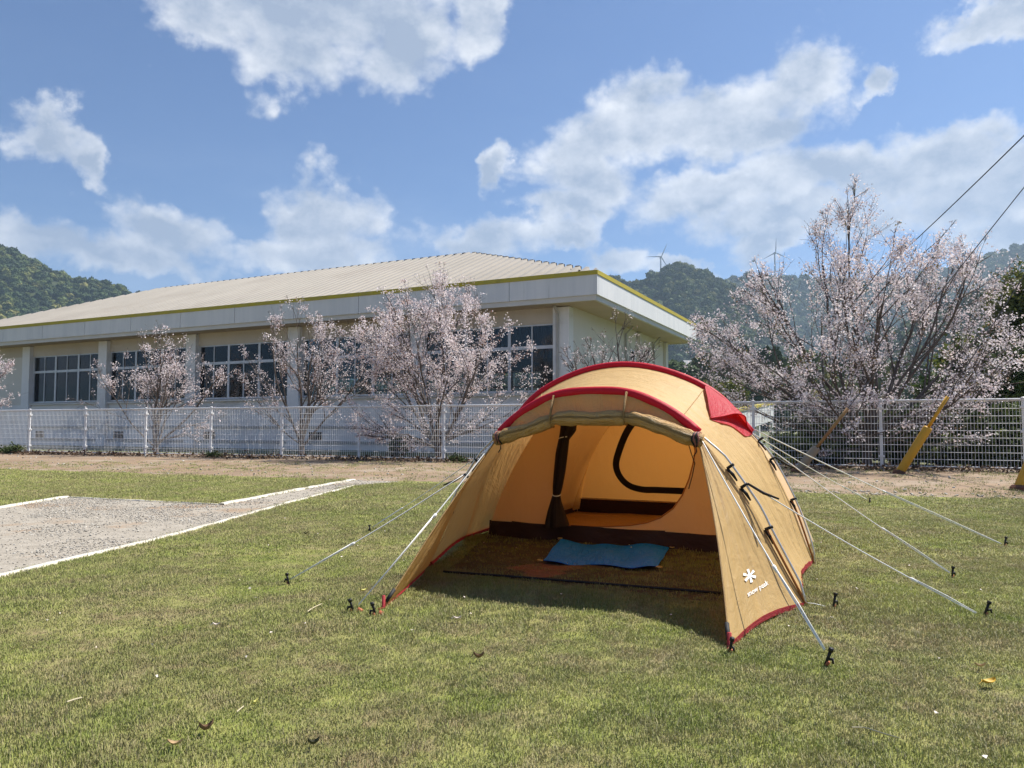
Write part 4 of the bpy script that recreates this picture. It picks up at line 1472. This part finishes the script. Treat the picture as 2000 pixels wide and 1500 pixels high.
# crease the roll
rmb.v = [tuple(Vector(v) + Vector((0, 0, 1)) * .008 * noise.noise(Vector(v) * 16) - nb * .010 * noise.noise(Vector(v) * 11)) for v in rmb.v]
part('rolled_door', rmb, 'roll', tent, True)
for t in (.315, .665):
    q = roll_c[int(t * 69)]
    tie = MB().tube([q + Vector((0, 0, .18)) + nb * .03, q + Vector((0, 0, .05)) - nb * .03, q - nb * .047, q - Vector((0, 0, .043)) - nb * .02, q - Vector((0, 0, .045)) + nb * .03], .009, 5)
    part('door_tie', tie, 'roll', tent, True)
for q, s_ in ((roll_c[2], -1), (roll_c[67], 1)):
    for k in range(4):
        o = q + e * s_ * (.012 * k - .01)
        loop = [o + Vector((0, 0, .046 * math.cos(a))) - nb * .048 * math.sin(a) + e * .006 * math.sin(3 * a + k) for a in [2 * math.pi * i / 14 for i in range(14)]]
        part('door_cord', MB().tube(loop, .006, 5, closed=True), 'cord' if k % 2 else 'black', tent, True)
    part('door_cord', MB().tube([q - Vector((0, 0, .04)), q - Vector((0, 0, .08)) + e * .01 - nb * .02, q - Vector((0, 0, .11)) - e * .01 - nb * .02], .004, 5), 'black', tent, True)
# thin zip cord hanging along the right door edge
part('zip_cord', MB().tube([on_plane(x, y, ROLLP + nb * .1, nb) for x, y in ((1345, 868), (1350, 885), (1357, 905), (1352, 930), (1345, 955))], .0035, 5), 'black', tent, True)

# ---- red vent hood on the right shoulder
bv = BVHTree.FromPolygons([v for r_ in fly_rows for v in r_], [(i * NA + j, i * NA + j + 1, (i + 1) * NA + j + 1, (i + 1) * NA + j) for i in range(len(fly_rows) - 1) for j in range(NA - 1)])


def on_fly(px, py, lift):
    d = ray(px, py).normalized()
    h, nrm, _, _ = bv.ray_cast(CAMP, d)
    if h is None:
        h, nrm, _, _ = bv.find_nearest(CAMP + d * 6.3)
    if nrm.dot(d) > 0: nrm = -nrm
    return h + nrm * lift


k_hi, k_lo = at_z(A2, 1.42, True), at_z(A2, 1.0, True)
spine = [outward(A2, k, .03, c2) - nb * .03 for k in range(k_hi, k_lo - 1, -1)]
tip = on_fly(1386, 819, .010)
low = on_fly(1450, 850, .010)
back_e = catmull([tip, tip.lerp(spine[0], .5) + Vector((0, 0, .012))] + spine, 26)
mid_l = tip.lerp(spine[len(spine) // 2], .45)
lip_e = catmull([tip + Vector((0, 0, .004)), on_fly(1405, 820, .045), on_fly(1424, 819, .075), on_fly(1440, 826, .085), spine[-2].lerp(on_fly(1452, 842, .05), .55), spine[-1] + Vector((0, 0, -.01))], 26)
low_e = catmull([tip - Vector((0, 0, .01)), on_fly(1405, 827, .010), on_fly(1424, 832, .010), on_fly(1440, 842, .010), on_fly(1455, 853, .010), spine[-1] - Vector((0, 0, .03))], 26)
hood = part('vent_hood', MB().grid([[back_e[j].lerp(lip_e[j], i / 6) + Vector((0, 0, .012 * math.sin(math.pi * i / 6))) for j in range(26)] for i in range(7)]), 'redvent', tent, True)
part('vent_panel', MB().grid([[back_e[j].lerp(low_e[j], i / 4) for j in range(26)] for i in range(5)]), 'redvent', hood, True)
part('vent_rim', MB().tube(lip_e, .006, 6), 'red', hood, True)

# ---- inner tent: tub floor, front wall with a D-shaped door, sloping back wall with a taped window
ic = c2 + nb * .22
PI0 = [(0, 1.5), (.43, 1.43), (.8, 1.22), (1.1, .85), (1.35, .4), (1.5, 0.0)]
TUB = .15


def inner_ring(d, ws, hs, n=41):
    full = [Vector((x * ws, z * hs, 0)) for x, z in PI0[::-1]] + [Vector((-x * ws, z * hs, 0)) for x, z in PI0[1:]]
    return [ic + nb * d + e * p.x + Vector((0, 0, .015 + max(0, p.y))) for p in catmull(full, n)]


I0, I1 = inner_ring(0, 1, 1), inner_ring(1.1, 1, .98)
I2 = [p + nb * (2.38 - .42 * p.z / 1.3) - e * .15 for p in inner_ring(0, .90, .93)]
part('inner_canopy', MB().grid([I0, I1, I2], [[(k * 1.0, j * .1) for j in range(41)] for k in range(3)]), 'inner', tent, True)
i2d = [((p - ic).dot(e), p.z) for p in I2]
def back_pt(x, z, f=0.0):
    return ic + nb * (2.376 - .42 * z / 1.3 - f) + e * x + Vector((0, 0, z))
tri = tessellate_polygon([[Vector((x, z, 0)) for x, z in i2d]])
backw = part('inner_back_wall', MB().add([back_pt(x, z) for x, z in i2d], [tuple(t) for t in tri], i2d), 'inner', tent, False)
# front wall
def loc2(p):
    return ((p - ic).dot(e), p.z)
def front_pt(x, z):
    return ic - nb * .004 + e * x + Vector((0, 0, z))
door_px = [(1112, 800), (1105, 850), (1097, 900), (1090, 960), (1086, 1005), (1091, 1020), (1110, 1026), (1150, 1028), (1190, 1028), (1230, 1026), (1262, 1021), (1290, 1011), (1315, 993), (1333, 967), (1346, 935), (1354, 905), (1358, 882), (1355, 862), (1344, 840), (1325, 815), (1290, 780), (1240, 752), (1180, 748), (1135, 765)]
hole = [loc2(on_plane(x, y, ic, nb)) for x, y in door_px]
zmin = TUB + .015
outer = [((p - ic).dot(e), p.z) for p in inner_ring(0, .997, .997, 61) if p.z > zmin]
xr = outer[0][0] + .03
outer = [(xr, zmin)] + outer + [(-xr, zmin)]
tri = tessellate_polygon([[Vector((x, z, 0)) for x, z in outer], [Vector((x, z, 0)) for x, z in hole]])
allp = outer + hole
fw = part('inner_front_wall', MB().add([front_pt(x, z) for x, z in allp], [tuple(t) for t in tri], allp), 'inner', tent, False)
part('door_piping', MB().tube([front_pt(x, z) - nb * .004 for x, z in hole], .007, 5, closed=True), 'strapo', fw, True)
# tub
tb = MB()
hwT = xr + .03
def tubpt(x, d, z): return ic + nb * d + e * x + Vector((0, 0, z))
ring_o = [(hwT, 0), (1.36, 1.2), (1.2, 2.38), (0, 2.38), (-1.48, 2.38), (-hwT, 1.6), (-hwT, 0)]
ring_o = ring_o + [(-hwT + 2 * hwT * k / 24, -.012 + .02 * math.sin(k * 1.3)) for k in range(1, 24)]
n_ = len(ring_o)
tb.add([tubpt(x, d, .012) for x, d in ring_o] + [tubpt(x * .995, d, TUB + .02 + .006 * math.sin(i)) for i, (x, d) in enumerate(ring_o)], [(i, (i + 1) % n_, n_ + (i + 1) % n_, n_ + i) for i in range(n_)])
tb.add([back_pt(-1.47, .02, .008), back_pt(1.17, .02, .008), back_pt(1.12, TUB + .06, .008), back_pt(-1.42, TUB + .06, .008)], [(0, 1, 2, 3)])
part('tub_wall', tb, 'tub', tent, True)
flr = [[tubpt(-hwT + .02 + (j / 19) * (2 * hwT - .04 - .32 * d / 2.38), d, .026 + .014 * noise.noise(Vector((j * .3, d * 5, 1)))) for j in range(20)] for d in np.linspace(.0, 2.37, 30)]
part('tent_floor', MB().grid(flr, [[(j * .15, d) for j in range(20)] for d in np.linspace(0, 2.37, 30)]), 'tentfloor', tent, True)
# taped window on the back wall
bn = e.cross(back_pt(0, 1) - back_pt(0, 0)).normalized()
wl = [(1262, 812), (1240, 822), (1222, 848), (1208, 884), (1203, 908), (1210, 930), (1228, 948), (1254, 956)]
def onb(px, py):
    return on_plane(px, py, back_pt(0, 0, .012), bn)
left_e = [onb(x, y) for x, y in wl]
def mirror(p):
    return p - e * 2 * ((p - ic).dot(e) + .15)
right_e = [mirror(p) for p in left_e][::-1]
path = left_e + [left_e[-1].lerp(right_e[0], k / 5) for k in range(1, 5)] + right_e
loop = catmull(path + [path[0]], 90)[:-1]
inn, outr = [], []
wc = sum(loop, Vector()) / len(loop)
for i, p in enumerate(loop):
    t = (loop[(i + 1) % len(loop)] - loop[i - 1]).normalized()
    q = bn.cross(t).normalized()
    if q.dot(wc - p) < 0: q = -q
    inn.append(p + q * .042); outr.append(p - q * .042)
inn.append(inn[0]); outr.append(outr[0])
part('window_tape', MB().grid([inn, outr]), 'tape', backw)
part('tub_piping', MB().tube([back_pt(-1.4, TUB + .05, .01), back_pt(0, TUB + .05, .01), back_pt(1.1, TUB + .05, .01)], .008, 6), 'inner', backw)
# gathered mesh door hanging at the left of the opening
FP = ic - nb * .05
bun_px = [(1113, 812, 12), (1110, 836, 14), (1102, 855, 9), (1097, 885, 10.5), (1093, 920, 10), (1089, 950, 8.5), (1087, 966, 6.5), (1086, 978, 9), (1086, 1000, 15), (1087, 1020, 20), (1088, 1029, 21)]
bp = [on_plane(x, y, FP, nb) for x, y, _ in bun_px]
br_ = [w * (p.y / FPX) for p, (_, _, w) in zip(bp, bun_px)]
bc = catmull([Vector((i, 0, 0)) for i in range(len(bp))], 40)
pts_, rd_ = [], []
for q in bc:
    i = min(len(bp) - 2, int(q.x)); f = q.x - i
    pts_.append(bp[i].lerp(bp[i + 1], f)); rd_.append(br_[i] + (br_[i + 1] - br_[i]) * f)
bm_ = MB().tube(pts_, rd_, 22)
bm_.v = [tuple(Vector(v) + (Vector(v) - pts_[min(39, i // 22)]) * .22 * math.sin((i % 22) * 2.3)) if i < 40 * 22 else v for i, v in enumerate(bm_.v)]
bun = part('gathered_mesh_door', bm_, 'mesh', tent, True)
for k in (2, 6):
    o = bp[k]
    r_ = br_[k] + .006
    part('door_tie', MB().tube([o + e * r_ * math.cos(a) + nb * r_ * math.sin(a) + Vector((0, 0, .012 * math.sin(a + k))) for a in [2 * math.pi * i / 14 for i in range(14)]], .005, 5, closed=True), 'rope', bun, True)
# ground webbing between the pole feet, under the door
gw = [gnd(x, y) + Vector((0, 0, .03)) for x, y in ((866, 1124), (1000, 1134), (1150, 1146), (1300, 1158), (1408, 1167))]
part('ground_webbing', MB().tube(catmull(gw, 20), .009, 5), 'black', tent, True)
part('red_loop', MB().tube([gnd(x, y) + Vector((0, 0, z)) for x, y, z in ((812, 1114, .02), (826, 1108, .06), (838, 1112, .07), (846, 1108, .02))], .009, 6), 'hem', tent, True)

# ---- printed logo on the right flap
fm = len(fr_rows[0])
bvf = BVHTree.FromPolygons([v for r_ in fr_rows for v in r_], [(i * fm + j, i * fm + j + 1, (i + 1) * fm + j + 1, (i + 1) * fm + j) for i in range(len(fr_rows) - 1) for j in range(fm - 1)])


def on_flap(px, py):
    d = ray(px, py).normalized()
    h, nrm, _, _ = bvf.ray_cast(CAMP, d)
    if h is None:
        h, nrm, _, _ = bvf.find_nearest(CAMP + d * 4.2)
    if nrm.dot(d) > 0: nrm = -nrm
    return h + nrm * .005


def print_text(txt, ox, oy, ux, uy, hx_, hy_):
    cu = bpy.data.curves.new('lettering', 'FONT')
    cu.body = txt
    cu.resolution_u = 3
    cu.offset = 0.012
    ob = bpy.data.objects.new('lettering', cu)
    me = bpy.data.meshes.new_from_object(ob)
    xs = [v.co.x for v in me.vertices]
    W = max(xs)
    mb = MB()
    mb.add([on_flap(ox + ux * v.co.x / W + hx_ * v.co.y, oy + uy * v.co.x / W + hy_ * v.co.y) for v in me.vertices], [tuple(p.vertices) for p in me.polygons])
    bpy.data.objects.remove(ob)
    return mb


flapR = [o for o in tent.children if o.name.startswith('front_flap')][0]
part('lettering', print_text('snow peak', 1460, 1166, 40, -24, -4.5, -13), 'logo', flapR)
ast = MB()
for k in range(3):
    a = R(12 + 60 * k)
    dx, dy = math.cos(a) * 12.5, math.sin(a) * 13.5
    qx, qy = -math.sin(a) * 2.4, math.cos(a) * 2.4
    n_ = 5
    V = []
    for i in range(n_ + 1):
        t = i / n_ * 2 - 1
        ww = .55 + .6 * abs(t)
        V += [on_flap(1463 + dx * t + qx * ww, 1125 + dy * t + qy * ww), on_flap(1463 + dx * t - qx * ww, 1125 + dy * t - qy * ww)]
    ast.add(V, [(2 * i, 2 * i + 1, 2 * i + 3, 2 * i + 2) for i in range(n_)])
part('logo_asterisk', ast, 'logo', flapR)

# ---- guy lines (parts of the tent) and pegs (things of their own)
shR, shL = roll_c[-1], roll_c[0]
gk = at_z(A1, .66, True); gkl = at_z(A1, .66, False)
m2 = at_z(A2, .88, True); m2l = at_z(A2, .88, False)
m3 = at_z(A3, 1.0, True)
GUYS = [
    (outward(A1, gkl, .06, c1), (568, 1141), .80), (shL, (700, 1193), .60), (outward(A2, m2l, .05, c2), (728, 1036), .9),
    (shR, (1610, 1284), .86), (outward(A1, gk, .06, c1), (1906, 1210), .92), (outward(A2, m2, .05, c2), (1855, 1129), .88),
    (outward(A2, at_z(A2, 1.0, True), .05, c2), (1955, 1070), .60), (outward(A3, m3, .05, c3), (1692, 980), .9)]
for a, (px, py), f in GUYS:
    b = gnd(px, py) + Vector((0, 0, .035))
    L = (b - a).length
    mb = MB()
    line = [a.lerp(b, k / 12) - Vector((0, 0, .018 * math.sin(math.pi * k / 12))) for k in range(13)]
    mb.tube(line, .0045, 6)
    k0 = int(f * 10)
    s_ = line[k0]
    mb.tube([s_ + Vector((0, 0, .008)), line[min(12, k0 + 1)].lerp(b, .3) + Vector((.006, 0, .010)), b + Vector((.004, 0, .004))], .0038, 6)
    gl_ = part('guy_line', mb, 'rope', tent, True)
    d = (b - a).normalized()
    part('runner', MB().tube([s_ - d * .025, s_ - d * .01, s_ + d * .02], [.008, .012, .008], 6), 'rope', gl_, True)
b = gnd(1612, 1191) + Vector((0, 0, .02))
part('guy_line', MB().tube([B1R + Vector((0, 0, .03)), (B1R + b) / 2 + Vector((0, 0, .02)), b], .0035, 6), 'rope', tent, True)


def peg(px, py, label, lean, orange=False, s=1.0):
    p = gnd(px, py)
    t = thing('tent_peg', p, label, 'peg', 'tent pegs')
    d = Vector((lean[0], lean[1], 1.0)).normalized()
    q = d.orthogonal().normalized()
    top = p + d * .085 * s
    part('shaft', MB().tube([p - d * .12, p + d * .05 * s, top], [.006, .0075, .0085], 8), 'iron', t, True)
    sd = Vector((lean[0], lean[1], 0)).normalized() if (lean[0] or lean[1]) else Vector((1, 0, 0))
    hk = MB().tube([p + d * .045 * s, p + d * .05 * s + sd * .022, p + d * .03 * s + sd * .034], [.007, .0075, .005], 6)
    hk.tube([top - d * .004, top + d * .012], [.013, .012], 8)
    part('hook_head', hk, 'iron', t, True)
    part('painted_tip', MB().tube([p + d * .004, p + d * .035 * s + sd * .010], [.010, .0085], 6), 'orange', t, True)
    if orange:
        part('painted_head', MB().tube([p - sd * .02 + Vector((0, 0, .004)), p + Vector((0, 0, .022)) - sd * .03, p + Vector((0, 0, .012)) - sd * .055], [.016, .020, .010], 8), 'orange', t, True)


peg(565, 1146, 'black peg at the far left end of the lower left guy line', (-.25, .1))
peg(692, 1200, 'peg with orange head at the end of the left door guy line', (-.3, -.1), True)
peg(735, 1207, 'orange headed peg at the foot of the left front flap', (-.25, -.2), True)
peg(724, 1043, 'black peg behind the crossing guy lines, left of the tent', (-.2, .2))
peg(1609, 1306, 'black peg nearest the camera, right of the logo flap', (.25, -.3), s=1.15)
peg(1920, 1208, 'black peg holding the longest right guy line near the right edge', (.35, -.1), s=1.15)
peg(1859, 1132, 'peg in the grass between the two long right guy lines', (.2, .1))
peg(1961, 1070, 'black peg at the right edge ending the upper right guy line', (.3, .1), s=1.1)
peg(1697, 985, 'small far peg right of the tent back', (.3, .2))
peg(1626, 1193, 'black peg beside the right front pole foot', (.25, .1), s=1.15)
peg(1424, 1280, 'red strapped peg under the tip of the logo flap', (.1, -.3))

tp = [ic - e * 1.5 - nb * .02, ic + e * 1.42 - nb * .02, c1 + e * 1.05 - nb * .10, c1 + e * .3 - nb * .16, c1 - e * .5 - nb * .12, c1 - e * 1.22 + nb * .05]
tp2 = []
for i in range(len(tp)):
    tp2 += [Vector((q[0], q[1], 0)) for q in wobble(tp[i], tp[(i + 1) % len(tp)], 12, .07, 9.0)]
PORCH_SHADE = [(q.x, q.y) for q in tp2]
sheet('painted_porch_shade', PORCH_SHADE, 0.0165, 'porch_shade')  # dark sheet: canopy shade painted onto the porch ground

# ---- blue mats
def cloth_sheet(name, cs, mat, label, cat, amp, nx=40, ny=18, z0=.035, eyelets=True):
    a, b, c, d = cs     # front-left, back-left, back-right, front-right
    r_, u_ = [], []
    for j in range(ny + 1):
        v = j / ny
        row, ur = [], []
        for i in range(nx + 1):
            u = i / nx
            p = a.lerp(d, u).lerp(b.lerp(c, u), v)
            w = amp * (math.sin(u * 15 + 1.5 * v) * .5 + math.sin(u * 7 + 2) * .6 + .8 * noise.noise(Vector((u * 5, v * 3, 2))))
            p = p + Vector((0, 0, z0 + max(-.018, w)))
            p += (a - b).normalized() * .035 * math.sin(u * 9.5 + .5) * (1 - v) * (amp / .012)
            row.append(p); ur.append((u, v))
        r_.append(row); u_.append(ur)
    t = thing(name, (a + b + c + d) / 4, label, cat)
    mb = MB().grid(r_, u_)
    bot = [[p - Vector((0, 0, .004)) for p in row] for row in r_[::-1]]
    mb.grid(bot, u_[::-1])
    part('sheet_cloth', mb, mat, t, True)
    if eyelets:
        for q, s_ in ((r_[0][0], (-1, -1)), (r_[-1][0], (-1, 1)), (r_[-1][-1], (1, 1)), (r_[0][-1], (1, -1))):
            o = q + e * .02 * s_[0] + nb * .02 * s_[1]
            part('eyelet_ring', MB().tube([o + e * .022 * math.cos(k) + nb * .02 * math.sin(k) for k in [2 * math.pi * i / 12 for i in range(12)]], .005, 5, closed=True), 'ring', t, True)


cloth_sheet('blue_mat', (gnd(1062, 1104), gnd(1096, 1064), gnd(1307, 1076), gnd(1284, 1120)), 'blue', 'crumpled bright blue mat lying before the inner tent door', 'mat', .022)
cloth_sheet('ground_sheet', (ic - e * 1.52 - nb * .09, ic - e * 1.45 + nb * 2.3, ic + e * 1.15 + nb * 2.3, ic + e * 1.45 - nb * .09), 'blue', 'blue ground sheet spread under the inner tent floor', 'ground sheet', .0015, z0=.004, eyelets=False)

# ================================================================== GRASS, STONES, LITTER
def tuft_source(name, seed, n, h, w, rad):
    r2 = random.Random(seed)
    V, F, val = [], [], []
    for _ in range(n):
        a = r2.uniform(0, 6.28); rr = rad * math.sqrt(r2.random())
        bx, by = rr * math.cos(a), rr * math.sin(a)
        f = r2.uniform(0, 6.28)
        ln = r2.uniform(.1, .95)
        hh = h * r2.uniform(.55, 1.25)
        dx, dy = math.cos(f) * ln * hh * .8, math.sin(f) * ln * hh * .8
        sx, sy = -math.sin(f) * w / 2, math.cos(f) * w / 2
        o = len(V)
        V += [(bx - sx, by - sy, -.004), (bx + sx, by + sy, -.004), (bx + dx * .45 - sx * .8, by + dy * .45 - sy * .8, hh * .62), (bx + dx * .45 + sx * .8, by + dy * .45 + sy * .8, hh * .62), (bx + dx, by + dy, hh)]
        F += [(o, o + 1, o + 3, o + 2), (o + 2, o + 3, o + 4)]
        q = r2.random()
        val += [q, q]
    me = bpy.data.meshes.new(name)
    me.from_pydata(V, [], F)
    a = me.attributes.new('rnd', 'FLOAT', 'FACE')
    a.data.foreach_set('value', val)
    me.materials.append(M['blade'])
    return me


def ring_pts(y0, y1, dens, xlim=1.02):
    area_n = int(dens * (y1 - y0) * 2 * xlim * y1)
    y = rng.uniform(y0, y1, area_n); x = rng.uniform(-xlim * y1, xlim * y1, area_n)
    keep = np.abs(x) < xlim * y + .5
    return np.stack([x[keep], y[keep]], 1)


bands = [(1.4, 4.0, 1500, 1.0), (4.0, 6.5, 950, 1.2), (6.5, 10, 480, 1.6), (10, 15, 230, 2.2), (15, 24, 100, 3.0)]
PTS, SCL = [], []
for y0, y1, dn, sc in bands:
    p = ring_pts(y0, y1, dn)
    pj = p + rng.normal(0, .035, p.shape)
    k = inside_poly(pj, LAWN_A) | inside_poly(pj, LAWN_B)
    k |= (p[:, 1] > lawn_edge_y(p[:, 0]) - .3) & (p[:, 1] < fence_y(p[:, 0])) & (rng.random(len(p)) < .07)
    p = p[k]
    PTS.append(p); SCL.append(np.full(len(p), sc))
PTS = np.concatenate(PTS); SCL = np.concatenate(SCL)
# no grass under the tent floor, little at the worn far edge or on the bare soil
loc = np.stack([(PTS[:, 0] - ic.x) * e.x + (PTS[:, 1] - ic.y) * e.y, (PTS[:, 0] - ic.x) * nb.x + (PTS[:, 1] - ic.y) * nb.y], 1)
under = (loc[:, 0] > -1.5) & (loc[:, 0] < 1.42 - .16 * loc[:, 1]) & (loc[:, 1] > -.08) & (loc[:, 1] < 2.5)
m4 = [gnd(1062, 1104), gnd(1096, 1064), gnd(1307, 1076), gnd(1284, 1120)]
under |= inside_poly(PTS, [(q.x, q.y) for q in m4])
soilk = np.hypot((PTS[:, 0] - soil_c.x) / .22, (PTS[:, 1] - soil_c.y) / .3) < 1
edge = lawn_edge_y(PTS[:, 0]) - PTS[:, 1]
nz = np.array([noise.noise(Vector((x * .8, y * .8, 1.5))) + .5 * noise.noise(Vector((x * 3, y * 3, 4))) for x, y in PTS])
bare = nz < -0.72
worn = (edge < 1.0) & (edge > 0) & (rng.random(len(PTS)) > np.clip(edge / 1.0 + .15, 0, 1))
porch_thin = inside_poly(PTS, PORCH_SHADE) & (rng.random(len(PTS)) < .72)  # blades thinned so the painted porch shade shows through
keep = ~(under | porch_thin | worn | (soilk & (rng.random(len(PTS)) < .8)) | (bare & (rng.random(len(PTS)) < .35)))
PTS, SCL, nz = PTS[keep], SCL[keep], nz[keep]
n = len(PTS)
SRC = [tuft_source('grass_tuft', s, 24, .014, .0027, .046) for s in (1, 2, 3)]
hz_ = np.clip(1.0 + .5 * nz, .55, 1.5)
scl = np.stack([SCL, SCL, np.sqrt(SCL) * hz_ * rng.uniform(.7, 1.25, n)], 1)
rot = np.stack([rng.normal(0, .12, n), rng.normal(0, .12, n), rng.uniform(0, 6.28, n)], 1)
scatter('lawn_grass', np.column_stack([PTS, np.full(n, .014)]), rot, scl, SRC, rng.integers(0, 3, n), 'short patchy green and brown grass covering the lawn', 'grass')
N_GRASS = n

# stones on the gravel path and along the dirt strip
bm = bmesh.new(); bmesh.ops.create_icosphere(bm, subdivisions=1, radius=1)
SS = []
for s in (1, 2, 3):
    me = bpy.data.meshes.new('stone'); b2 = bm.copy()
    for v in b2.verts:
        v.co *= 1 + .35 * noise.noise(v.co * 1.5 + Vector((s * 3, 0, 0)))
        v.co.z *= .6
    b2.to_mesh(me); b2.free()
    me.materials.append(M['stone']); SS.append(me)
bm.free()
p = np.stack([rng.uniform(-7.2, -2.4, 52000), rng.uniform(3, 17, 52000)], 1)
p = p[inside_poly(p, gr_poly)]
k = ~(inside_poly(p, LAWN_A) | inside_poly(p, LAWN_B))
p = p[k]
dens = np.array([noise.noise(Vector((x * .75, y * .75, 2.2))) for x, y in p])
p = p[(dens > -.02) | (rng.random(len(p)) < .22)]
q = np.stack([rng.uniform(-30, 16, 26000), rng.uniform(5, 34, 26000)], 1)
ed = q[:, 1] - lawn_edge_y(q[:, 0])
fe_ = fence_y(q[:, 0]) - q[:, 1]
q = q[(ed > -.1) & (fe_ > -.8) & ((rng.random(len(q)) < .10) | ((ed < .9) & (q[:, 0] > 2)) | (fe_ < .5))]
P3 = np.concatenate([p, q]); n = len(P3)
s_ = np.concatenate([rng.uniform(.003, .008, len(p)) * rng.choice([1, 1, 1, 1.7], len(p)), rng.uniform(.010, .036, len(q))])
scatter('gravel', np.column_stack([P3, np.full(n, .012)]), np.stack([rng.normal(0, .3, n), rng.normal(0, .3, n), rng.uniform(0, 6.28, n)], 1),
        np.stack([s_ * rng.uniform(.8, 1.5, n), s_, s_], 1), SS, rng.integers(0, 3, n), 'loose grey gravel on the path and the dirt strip', 'gravel')

# dry leaf litter along the fence foot
x = rng.uniform(-30, 15, 9000)
off = -np.abs(rng.normal(0, .55, 9000)) + .15
C = np.stack([x, fence_y(x) + off, rng.uniform(.01, .09, 9000) * np.clip(1.2 + off, .3, 1)], 1)
C = C[[noise.noise(Vector((a * .35, 3.3, 0))) + .25 > rng.random() - .6 for a in x]]
o = link_mesh('leaf_litter', cards_mesh('leaf_litter', C, .075, 'litter', per=1, flat=.6, aspect=1.5))
tag(o, 'dry brown leaf litter along the foot of the fence', 'litter', kind='stuff')

# fallen petals scattered in the lawn
pp = ring_pts(2.2, 9, 2.2)
pp = pp[inside_poly(pp, LAWN_A)]
o = link_mesh('fallen_petals', cards_mesh('fallen_petals', np.column_stack([pp, np.full(len(pp), .035)]), .017, 'petal', per=1, flat=.75))
tag(o, 'tiny pale petals scattered over the lawn', 'petals', kind='stuff')


def fallen_leaf(px, py, L, ang, mat, label, curl=.012, lift=.036):
    p = gnd(px, py)
    d = Vector((math.cos(R(ang)), math.sin(R(ang)), 0)); q = Vector((-d.y, d.x, 0))
    t = thing('fallen_leaf', p, label, 'leaf', 'leaves fallen on the lawn')
    n_ = 9
    rows_ = []
    for i in range(n_):
        s = i / (n_ - 1)
        w = L * .22 * math.sin(math.pi * min(1, s * .96 + .02)) ** .8
        c = p + d * (s - .5) * L + Vector((0, 0, lift + curl * (2 * s - 1) ** 2))
        rows_.append([c - q * w + Vector((0, 0, curl * .8)), c - q * w * .5 + Vector((0, 0, curl * .25)), c, c + q * w * .5 + Vector((0, 0, curl * .25)), c + q * w + Vector((0, 0, curl * .8))])
    part('leaf_blade', MB().grid(rows_), mat, t, True)
    part('leaf_stalk', MB().tube([p - d * L * .5 + Vector((0, 0, lift + curl)), p - d * L * .72 + Vector((0, 0, lift + .004))], .0016, 5), mat, t)


fallen_leaf(1932, 1351, .085, 22, 'yleaf', 'large bright yellow fallen leaf near the lower right corner')
fallen_leaf(497, 1393, .035, 60, 'pleaf', 'small pale yellow fallen leaf at the lower left of the lawn')
fallen_leaf(341, 1476, .050, 5, 'tleaf', 'tan fallen leaf near the bottom edge, left')
fallen_leaf(402, 1446, .050, 35, 'bleaf', 'curled brown fallen leaf just above the tan one', .02)
fallen_leaf(612, 1475, .040, 20, 'dleaf', 'dark fallen leaf near the bottom edge, left of centre', .015)
fallen_leaf(422, 1235, .040, 10, 'petal', 'whitish fallen leaf left of the tent guy pegs')
fallen_leaf(893, 1222, .045, 5, 'petal', 'whitish fallen leaf in front of the tent shadow')
fallen_leaf(710, 1165, .06, 40, 'pleaf', 'pale yellow leaf beside the left door guy line')
fallen_leaf(1915, 1318, .045, -20, 'tleaf', 'tan fallen leaf just above the bright yellow one')
fallen_leaf(935, 1300, .05, 0, 'bleaf', 'brown fallen leaf on the lawn below the tent opening', .018)
fallen_leaf(597, 965 + 85, .04, 0, 'dleaf', 'dark fallen leaf left of the crossing guy lines', .015)
for pts, rad_, lab in (([(1664, 1439), (1690, 1440), (1718, 1449), (1758, 1461)], .0028, 'long dry straw stalk near the bottom right'),
                       ([(130, 1388), (145, 1383), (160, 1379)], .0040, 'short pale straw bit at the lower left'),
                       ([(600, 1206), (612, 1198), (628, 1190)], .0035, 'short dry straw bit left of the orange pegs'),
                       ([(462, 1408), (470, 1401), (476, 1396)], .0025, 'tiny dry straw bit beside the pale yellow leaf')):
    P = [gnd(x_, y_) + Vector((0, 0, .034)) for x_, y_ in pts]
    solo('straw_stalk', MB().tube(catmull(P, 10), [rad_] * 9 + [rad_ * .5], 5), 'straw', P[0], lab, 'straw', 'straw bits on the lawn')

# ================================================================== HAZE
m, gg, out = newmat('haze_air')
pv = gg.n('ShaderNodeVolumePrincipled')
pv.inputs['Color'].default_value = (0.60, 0.79, 1.0, 1)
pv.inputs['Density'].default_value = 0.00020
pv.inputs['Anisotropy'].default_value = 0.2
gg.link(pv.outputs[0], out.inputs['Volume'])
M['haze'] = m
hb = solo('haze', MB().box(-GR - 60, GR + 60, -GR - 60, GR + 60, -32, 520), 'haze', (0, 0, 0), 'faint pale air haze over the whole place', 'haze', kind='stuff')
print('TREES', TREE_INFO, 'GRASS', N_GRASS)
